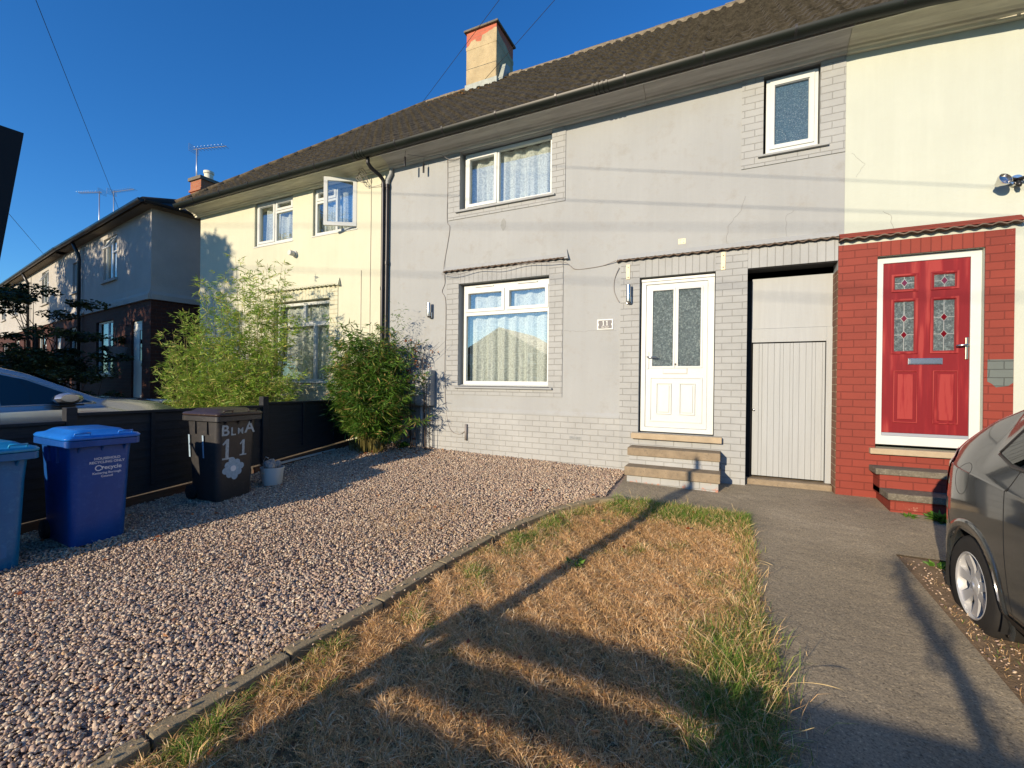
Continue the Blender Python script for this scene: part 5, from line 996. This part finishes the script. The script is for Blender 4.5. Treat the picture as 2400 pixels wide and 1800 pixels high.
for s in (-1,1):
    patch('side_window',[(-1.0,1.10),(.0,1.10),(.0,1.48),(-.6,1.50),(-1.0,1.44)],m_cglass,s,.004); patch('side_window',[(.05,1.10),(.88,1.11),(.62,1.24),(.30,1.40),(.05,1.47)],m_cglass,s,.004)
    line('window_trim',[(-1.0,1.09),(.0,1.09),(.92,1.10)],m_chrome,s,.006,.003); line('window_trim',[(.92,1.10),(.62,1.26),(.28,1.43),(.0,1.51),(-.6,1.53)],m_chrome,s,.005,.002); line('door_gap',[(.03,1.48),(.03,.9),(.0,.3)],m_dark,s,.003,-.001)
    y0=s*(side(.62,1.10)); mm=MB(); loft(mm,[[(x*.62+.62,y0+s*.02,z*.55+1.16) for x,z in [(.12*math.cos(a),.12*math.sin(a)) for a in np.linspace(0,5.9,12)]],[(x+.60,y0+s*.08,z*.62+1.165) for x,z in [(.15*math.cos(a),.12*math.sin(a)) for a in np.linspace(0,5.9,12)]],[(x+.58,y0+s*.20,z*.62+1.175) for x,z in [(.14*math.cos(a),.115*math.sin(a)) for a in np.linspace(0,5.9,12)]],[(x*.6+.57,y0+s*.25,z*.4+1.18) for x,z in [(.14*math.cos(a),.115*math.sin(a)) for a in np.linspace(0,5.9,12)]]])
    mr=mm.build('door_mirror',m_cs,t,smooth='auto'); MB().box(.48,.72,y0+s*.0 if s>0 else y0-.22,y0+s*.22 if s>0 else y0,1.082,1.10).build('mirror_base',m_black,mr,bevel=.006)
# windscreen
mb=MB(); mb.add([(.98,-.66,1.165),(.98,.66,1.165),(.40,.56,1.475),(.40,-.56,1.475)],[(0,1,2,3)]); ws=mb.build('windscreen',m_cglass,t); ws.location=(.012,0,.012)
MB().tube([(1.6,-.62,1.125),(1.2,-.50,1.178),(1.1,-.45,1.184)],.004,5).build('bonnet_crease',m_dark,t)
# ------------------------------------------------------------------ neighbouring semi-detached houses, left
def semi(name,label,loc,rz,n,first=True,zb=3.28,ze=5.42,L=7.4):
    t=thing(name,label,'house',loc,rz,'semi-detached houses on the left'); 
    x0=-L*n; D=7.9
    ow=[]
    for k in range(n):
        b=-L*k; m=(lambda q:(b+q)) if k%2==0 else (lambda q,b=b:(b-L-q))
        def R(a,c,z0,z1,m=m): p,q=m(a),m(c); return (min(p,q),max(p,q),z0,z1)
        ow+= [('w',R(-3.55,-2.45,4.0,5.2)),('w',R(-6.6,-5.9,4.0,4.95)) if k==0 else ('w',R(-6.5,-5.2,4.0,5.2)),('w',R(-4.15,-2.70,1.36,2.87)),('d',R(-1.28,-.55,.75,2.72)),('w',R(-6.9,-5.9,1.36,2.87))]
    hl=[o[1] for o in ow]
    MB().plate(x0,0,zb,ze,0,.25,[h for h in hl if h[2]>zb]).build('render_wall',m_sgrey,t); MB().box(-.25,0,.251,D,zb,ze).build('render_side_wall',m_sgrey,t)
    MB().exx([(-.06,zb-.10),(-.001,zb-.10),(-.001,zb+.25),(-.02,zb+.10),(-.06,zb+.02)],x0,.0).build('render_skirt',m_sgrey,t)
    MB().prism([(0,zb-.10),(.06,zb-.10),(.06,zb+.02),(.02,zb+.10),(0.001,zb+.25)],0,D,'y').build('render_skirt',m_sgrey,t)
    MB().plate(x0,-.0,-.6,zb-.002,.0,.25,[h for h in hl if h[2]<zb]).build('brick_wall',m_brown,t); MB().box(-.25,-.001,.251,D,-.6,zb-.002).build('brick_side_wall',m_brown,t)
    MB().box(x0,-.3,D-.2,D,-.6,ze).build('rear_wall',m_brown,t); MB().box(x0+.3,-.3,1.4,1.5,-.5,ze-.1).build('room_partition',m_curt_room,t); MB().box(x0,x0+.25,.251,D-.21,-.6,ze).build('party_wall',m_brown,t)
    for k,(ty,h) in enumerate(ow):
        a,b,c,d=h
        if ty=='w':
            md=(a+b)/2+(.12 if k==2 else 0); top=d-.42 if d-c>1 else d-.35
            fr=MB().plate(a,b,c,d,.06,.12,[(a+.05,md-.03,c+.05,d-.05),(md+.03,b-.05,c+.05,top-.03),(md+.03,b-.05,top+.03,d-.05)]).build('window',m_upvc,t,bevel=.004)
            MB().plate(a+.048,b-.048,c+.048,d-.048,.085,.09).build('pane',m_glass,fr); MB().box(a-.08,b+.08,-.06,.06,c-.07,c-.002).build('window_sill',m_sgrey if c>3 else m_upvcg,fr)
            if k in(0,2): curtain(fr,a+.02,a+(b-a)*.3,c,d,.2,20+k)
            if k==0:       # tilted top casement
                ts=MB().plate(0,b-md-.05,-(d-top),0,-.02,.02,[(.04,b-md-.09,-(d-top)+.04,-.04)]).build('top_casement',m_upvc,fr,bevel=.004); ts.location=(md,.04,d-.03); ts.rotation_euler=(R_(-28),0,0)
        else:
            dr=MB().plate(a,b,c,d,.05,.11,[(a+.06,b-.06,c+.06,d-.06)]).build('front_door',m_upvc,t,bevel=.004); MB().plate(a+.061,b-.061,c+.061,d-.061,.06,.10,[(a+.35,b-.12,c+.95,d-.25)]).build('door_leaf',m_upvc,dr,bevel=.004); MB().plate(a+.34,b-.11,c+.94,d-.24,.075,.08).build('pane',m_cglass,dr); MB().box(b-.22,b-.1,.045,.059,c+.80,c+.88).build('letterbox',m_black,dr)
    o=.24; mb=MB(); pr=[(-o,ze+.02),(D+o,ze+.02),(D/2,ze+2.12)]
    zr=ze+2.12; H=D/2+o; a=(o,-o,ze+.02); b=(o,D+o,ze+.02); c=(o-H,D/2,zr); d2=(x0-o,D/2,zr) if 1 else 0; e=(x0-o,-o,ze+.02); f=(x0-o,D+o,ze+.02)
    rf=MB().add([a,b,c,d2,e,f],[(0,1,2),(0,2,3,4),(1,5,3,2),(0,4,5,1)]).build('roof',m_stile,t)
    MB().tube([a,c],.09,8).build('hip_tiles',m_broof,rf,smooth=True); MB().tube([(c[0],c[1],c[2]+.02),(d2[0],d2[1],d2[2]+.02)],.10,8).build('ridge_tiles',m_broof,rf,smooth=True)
    MB().exx([(-o+.02,ze-.03),(0,ze-.03),(0,ze+.015),(-o+.02,ze+.015)],x0-o,o-.02).build('soffit',m_soff,t); MB().box(0.001,o-.02,.0,D+o,ze-.03,ze+.012).build('soffit',m_soff,t)
    gp=[(-o-.06+.06*math.cos(q),ze+.03+.06*math.sin(q)) for q in [math.pi+math.pi*k/8 for k in range(9)]]
    MB().exx(gp+[(-o+.0,ze+.05),(-o-.12,ze+.05)],x0-o,o+.05).build('gutter',m_black,t); MB().prism([(o+.0,ze+.05)]+[(o+.06-.06*math.cos(q),ze+.03-.06*math.sin(q)) for q in [math.pi*k/8 for k in range(9)]],-o,D+o,'y').build('gutter',m_black,t)
    for k in range(1,n+1):
        xx=-L*k+1.85 if k==1 else -L*k+.1; MB().tube([(xx,-o,ze),(xx,-.1,ze-.35),(xx,-.08,ze-.5),(xx,-.08,.2)],.045,10).build('downpipe',m_black,t,smooth=True)
    ch=MB().box(-L-.45,-L+.45,D/2-.35,D/2+.6,zr-.6,zr+.95).build('chimney',m_chbrick,rf); MB().box(-L-.5,-L+.5,D/2-.4,D/2+.65,zr+.951,zr+1.02).build('chimney_cap',m_chbrick,rf)
    return t
m_sgrey=M('pale_grey_pebbledash',(.40,.385,.345),.9,var=.08,vs=2,bs=55,bd=.012)
m_soff=M('brown_soffit',(.16,.13,.09),.8)
m_stile=M('dark_roof_tile_rows',(.030,.027,.028),.75,var=.35,vs=10,bs=16,bd=.03)
RS=math.atan2(-.1374,.9905)
s1=semi('semi_detached_house','shaded grey rendered and brown brick house beyond the yellow house',(-12.67,6.0,-.1+.1),RS,1)
p=Vector((-12.67,6.0,0))-Vector((.9905,-.1374,0))*7.4
s2=semi('semi_detached_house','second semi-detached house at the far left, its facade partly sunlit',(p.x-.02,p.y,0),RS-.02,2); 
# terracotta chimney with pots and aerial behind the yellow roof
t=thing('chimney_stack','brown brick chimney stack with two pots behind the end of the yellow roof','chimney',(-17.4,9.6,6.38))
MB().box(-.32,.32,0,1.7,0,2.05).build('stack',m_chbrick,t); MB().box(-.36,.36,-.04,1.74,1.65,1.72).build('band',m_chbrick,t); MB().box(-.38,.38,-.06,1.76,2.05,2.16).build('cap',m_stoned,t)
MB().lathe([(.11,0),(.15,0),(.14,.28),(.17,.30),(.17,.38),(.11,.38)],0,.45,2.16,20).build('pale_chimney_pot',m_cornC,t,smooth='auto'); MB().lathe([(.11,0),(.15,0),(.14,.14),(.17,.16),(.17,.22),(.11,.22)],0,1.2,2.16,20).build('clay_chimney_pot',m_chred,t,smooth='auto')
def aerial(label,x,y,z,h,az,L=1.1,n=9,lower=False):
    t=thing('tv_aerial',label,'TV aerial',(x,y,z),az,'TV aerials on the chimneys'); MB().tube([(0,0,0),(0,0,h)],.022,8).build('mast',m_alu,t,smooth=True)
    b=MB().tube([(-.15,0,h-.05),(L,0,h-.05)],.014,6); bo=b.build('boom',m_alu,t)
    for k in range(n): x=.05+(L-.1)*k/(n-1); MB().box(x-.008,x+.008,-.16,.16,h-.056,h-.044).build('director',m_alu,t)
    mb=MB()
    for k in range(5): mb.tube([(-.14,-.2,h-.05+(k-2)*.06),(-.14,.2,h-.05+(k-2)*.06)],.007,4)
    for s in (-.2,.2): mb.tube([(-.14,s,h-.18),(-.14,s,h+.08)],.007,4)
    mb.build('reflector',m_alu,t); return t
aerial('TV aerial on the brick chimney behind the yellow roof',-17.62,9.75,8.3,1.42,R_(15),1.25)
q=on_y(232,560,10.8); 
aerial('left of the two TV aerials above the dark roof',q.x,q.y,q.z-.4,2.7,R_(200),1.1); q=on_y(266,545,10.8); aerial('right of the two TV aerials above the dark roof',q.x,q.y,q.z-.4,2.35,R_(10),1.3)
# hanging basket and bench by that house
u=Vector((.9905,-.1374,0)); P0=Vector((-12.67,6.0,0)); nrm=Vector((-.1374,-.9905,0))
t=thing('hanging_basket','grey hanging basket on a curled bracket beside the white door','hanging basket',P0-u*1.32+nrm*.30+Vector((0,0,1.92)),RS)
MB().lathe([(0,-.14),(.15,-.14),(.22,.10),(.23,.12),(.20,.12),(0,.06)],n=22).build('bowl',M('grey_wicker',(.22,.22,.24),.7,var=.25,vs=40),t,smooth='auto'); MB().tube([(-.2,0,.12),(0,0,.55),(.2,0,.12)],.006,5).build('chain',m_black,t); MB().tube([(0,.29,.68),(0,.15,.70),(0,.0,.62),(0,0,.55)],.010,6).build('bracket',m_black,t)
t=thing('garden_table','pale blue slatted garden table at the left of the bamboo','garden table',(-11.5,5.35,0),.2)
mtb=M('pale_blue_wood',(.42,.50,.56),.6); [MB().box(-.7,.7,-.35+k*.18,-.2+k*.18,.74,.78).build('table_slat',mtb,t) for k in range(4)]; [MB().box(a-.04,a+.04,b-.04,b+.04,.0,.739).build('leg',mtb if a<0 else m_bark,t) for a in (-.6,.6) for b in (-.28,.28)]; MB().box(-.55,.55,-.02,.02,.45,.52).build('stretcher',mtb,t)
# ------------------------------------------------------------------ trees
def tree(name,label,x,y,h,cr,cz,nl,mat,L,seed,spread=1.0,trunk=.12,blobs=22,group=None,flat=.7,gap=.45):
    q=np.random.default_rng(seed); t=thing(name,label,'tree',(x,y,gz(x,y)),0,group); mb=MB()
    tops=[]
    for k in range(blobs):
        a=q.uniform(0,6.28); r=cr*q.uniform(.1,1)**.6; z=cz+(h-cz)*q.uniform(.05,.92); r*=math.sin(math.pi*clampf((z-cz*.75)/(h-cz*.75),.12,.96))**.5; e=Vector((r*math.cos(a),r*math.sin(a),z)); tops.append(e)
        zb=cz*q.uniform(.5,1.0); b=Vector((q.normal(0,.05),q.normal(0,.05),zb)); m=b.lerp(e,.5)+Vector((q.normal(0,.12)*cr,q.normal(0,.12)*cr,.06*h)); mb.tube([b,b.lerp(m,.5)+Vector((0,0,.05)),m,e],[trunk*.38,trunk*.28,trunk*.18,trunk*.04],6)
    mb.tube([(0,0,-.3),(.02,0,cz*.5),(0,.02,cz),(0,0,cz+(h-cz)*.6)],[trunk*1.2,trunk,trunk*.8,trunk*.3],10); mb.build('trunk',m_bark,t,smooth=True,merge=False)
    P=[];nb=nl//blobs
    for e in tops:
        s=cr*spread*q.uniform(.16,.34); c=q.normal(0,1,(nb,3)); c/=np.linalg.norm(c,axis=1)[:,None]; rr=q.uniform(.25,1,(nb,1))**.5; P.append(np.array(e[:])+c*rr*s*np.array([1,1,flat]))
    P=np.concatenate(P); n=len(P); k=fnoise(P[:,0]*1.3,P[:,1]*1.3+P[:,2]*1.7,3.2/cr*2,seed)>-gap; P=P[k]; n=len(P)
    D=rdir(n,-.6,.5); leafquads('crown',P,D,q.uniform(.6,1.3,n)*L,q.uniform(.18,.3,n)*L,mat,t); return t
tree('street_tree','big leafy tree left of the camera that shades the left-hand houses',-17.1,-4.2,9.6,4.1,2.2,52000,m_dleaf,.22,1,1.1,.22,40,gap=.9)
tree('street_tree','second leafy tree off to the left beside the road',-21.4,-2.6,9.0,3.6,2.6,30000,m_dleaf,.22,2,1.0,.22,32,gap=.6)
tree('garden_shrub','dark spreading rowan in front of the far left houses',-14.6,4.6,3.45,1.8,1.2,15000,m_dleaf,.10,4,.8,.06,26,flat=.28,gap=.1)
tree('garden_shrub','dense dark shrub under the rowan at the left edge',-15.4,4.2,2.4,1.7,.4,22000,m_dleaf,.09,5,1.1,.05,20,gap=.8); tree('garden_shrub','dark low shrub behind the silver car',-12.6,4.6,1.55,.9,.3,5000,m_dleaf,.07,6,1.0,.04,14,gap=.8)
tree('garden_shrub','small pinkish dry shrub at the left foot of the bamboo',-9.6,5.3,1.05,.35,.3,700,m_dead,.06,9,1.0,.02,8,gap=1)
# ------------------------------------------------------------------ things behind the photographer that only cast shade or reflect
def house_simple(name,label,x,y,w,d,hw,hr,rz=0,mat=None):
    t=thing(name,label,'house',(x,y,-.45),rz,'houses across the road'); mt=mat or m_brown
    MB().prism([(-w/2,0),(w/2,0),(w/2,hw),(0,hr),(-w/2,hw)],-d/2,d/2,'y').build('wall',mt,t)
    MB().add([(-w/2-.4,-d/2-.3,hw-.25),(0,-d/2-.3,hr+.12),(0,d/2+.3,hr+.12),(-w/2-.4,d/2+.3,hw-.25),(w/2+.4,-d/2-.3,hw-.25),(w/2+.4,d/2+.3,hw-.25)],[(0,1,2,3),(1,4,5,2)]).build('roof',m_broof,t)
    for a in (-w/4,w/4):
        for z in (1.2,3.6): f=MB().plate(a-.6,a+.6,z,z+1.1,d/2,d/2+.04,[(a-.52,a+.52,z+.08,z+1.02)]).build('window',m_upvc,t); MB().plate(a-.53,a+.53,z+.07,z+1.03,d/2+.005,d/2+.01).build('pane',m_cglass,f)
    return t
house_simple('opposite_house','gabled house across the road that the big window reflects',-21.3,-33,15,9,3.3,7.3); house_simple('opposite_house','dark brick house across the road to the left of the gabled one',-44,-36,14,9,3.2,6.8)
house_simple('opposite_house','dark brick house across the road on the right',14,-30,14,9,3.6,7.8); house_simple('opposite_house','dark brick house across the road at the far right',34,-30,14,9,4.6,7.9)
tree('street_tree','round tree across the road on the right',24,-26,6.5,2.6,2.2,5000,m_dleaf,.30,12,1.0,.2,20,gap=.8)
# slatted front fence and gate post beside the drive
t=thing('slatted_fence','low slatted timber fence along the pavement behind the camera','fence',(0,-1.55,gz(0,-1.55))); WORLD[t.name]=1
zg=gz(0,-1.55)
def castz(y): return 0
for (z0_,z1_) in ((zg+.03,.645),(.69,.80),(.838,.955)): MB().box(-2.52,-1.0,-1.57,-1.53,z0_,z1_).build('slat',m_board,t)
MB().box(-.999,3.6,-1.57,-1.53,zg+.03,.93).build('slat',m_board,t)
for x in (-2.53,-.9,.75,2.4): MB().box(x-.04,x+.04,-1.529,-1.46,zg-.3,.95).build('post',m_board,t)
# leaning stem added out of view to cast the curved path shadow
t=thing('shadow_stem','thin leaning stem added behind the camera to cast the curved path shadow','tree',(-.1,-1.9,gz(0,-1.9))); WORLD[t.name]=1
sp=[Vector(p) for p in ((-.08,-1.9,-.5),(-.10,-1.9,.3),(-.17,-1.9,.95),(-.28,-1.9,1.25),(-.42,-1.9,1.45),(-.50,-1.9,1.72))]
MB().tube(sp,[.05,.045,.04,.035,.03,.015],8).build('trunk',m_bark,t,smooth=True)
n=260; u=rng.uniform(1.6,5,n); P=np.array([sp[min(int(a),4)].lerp(sp[min(int(a),4)+1],a-min(int(a),4))[:] for a in u])+rng.normal(0,.04,(n,3)); leafquads('crown',P,rdir(n),rng.uniform(.04,.08,n),rng.uniform(.01,.02,n),m_dleaf,t)
# sign board on a post, its edge shows at the left border of the photo
m_sign=M('black_board',(.010,.009,.010),.7,var=.1)
t=thing('sign_board','black leaning sign board cut off by the upper left edge of the photo','sign board',(-1.98,.26,gz(-1.98,.26))); WORLD[t.name]=1
def inpl(px,py,x0,y0,dx,dy):
    d=ray(px,py); det=d.x*(-dy)-(-dx)*d.y; s=(x0*(-dy)-(-dx)*y0)/det; return d*s+Vector((0,0,EYE))
A=inpl(56,312,-1.80,.50,.26,.966); B=inpl(0,608,-1.80,.50,.26,.966); T0=inpl(0,293,-1.80,.50,.26,.966)
d=(A-T0); lft=A+d*5.2; low=B+(B-A)*.35; ll=low+d*5.2*0+(T0-A)*4.0; lt=A+(T0-A)*5.2
off=Vector((-.0193,.0052,0))*1.0
MB().add([A,lt,ll,low,A+off,lt+off,ll+off,low+off],[(0,1,2,3),(7,6,5,4),(0,4,5,1),(1,5,6,2),(2,6,7,3),(3,7,4,0)]).build('board',m_sign,t)
MB().tube([(lt.x-.01,lt.y+.02,-.6),(lt.x-.01,lt.y+.02,1.95)],.03,10).build('post',m_sign,t)
# tall gate post with finial whose shadow crosses the lawn
t=thing('gate_post','tall slim timber gate post with pointed cap at the drive entrance','gate post',(-2.42,-1.55,zg)); MB().box(-.028,.028,-.028,.028,-.3,2.25).build('post_shaft',m_board,t); MB().add([(-.07,-.07,2.25),(.07,-.07,2.25),(.07,.07,2.25),(-.07,.07,2.25),(-.07,-.07,2.42),(.07,-.07,2.42),(.07,.07,2.42),(-.07,.07,2.42),(0,0,2.60)],[(0,3,2,1),(0,1,5,4),(1,2,6,5),(2,3,7,6),(3,0,4,7),(4,5,8),(5,6,8),(6,7,8),(7,4,8)]).build('cap',m_board,t)
# ------------------------------------------------------------------ wires
def wire(p,q,r,label,sag=.0,ext=0,mat=None):
    p,q=Vector(p),Vector(q); p=p+(p-q)*ext; P=[p.lerp(q,k/24)-Vector((0,0,sag*4*(k/24)*(1-k/24))) for k in range(25)]; o=MB().tube(P,r,5).build('overhead_wire',mat or m_wire,None,smooth=True); return tag(o,label,'overhead wire','overhead wires')
def inplane_wire(pa,pb,E_,y,z):
    d1=ray(*pa); d2=ray(*pb); det=d1.y*d2.z-d2.y*d1.z; zz=z-EYE; a=(y*d2.z-d2.y*zz)/det; b=(d1.y*zz-y*d1.z)/det; return d1*a+d2*b+Vector((0,0,EYE))
wire(inplane_wire((1170,0),(990,240),0,-4,12.2),on_y(990,240,9.85),.0055,'overhead wire crossing in front of the chimney top',0,0); wire(inplane_wire((1300,0),(1118,207),0,-4,12.2),on_y(1118,207,9.55),.0055,'overhead wire reaching the roof right of the chimney',0,0)
wire(inplane_wire((84,0),(300,545),0,-1,9.5),on_y(300,545,10.5),.006,'long overhead wire in the upper left sky',.0,0); wire(on_y(-40,430,6),on_y(140,640,14),.009,'short overhead wire at the left edge beside the dark board',0,.2)
tE=math.tan(R_(SUN_EL))
def shadow_wire(a,b,r,lab,yc=-9.,ext=3.0):
    def up(p): L=(WY-yc); return Vector((p[0]-L*SDX/SDY,yc,p[1]+L/SDY*tE))
    A_,B_=up(a),up(b); d=B_-A_; o=MB().tube([A_-d*ext,B_+d*ext],r,6).build('overhead_wire',m_wire,None); tag(o,lab,'overhead wire','telephone wires along the street')
shadow_wire((-2.43,4.48),(2.4,3.31),.0042,'telephone wire behind the camera casting the highest line on the wall',1.0); shadow_wire((-2.15,3.93),(2.56,2.98),.0050,'telephone wire behind the camera casting the second line on the wall',.6)
shadow_wire((-6.29,4.14),(1.2,3.06),.008,'telephone wire behind the camera casting the line under the windows'); shadow_wire((-5.61,3.19),(-1.69,2.70),.009,'lowest telephone wire behind the camera')
0 and shadow_wire((-5.4,4.75),(-2.2,4.4),.003,'thin telephone wire behind the camera',2.0)
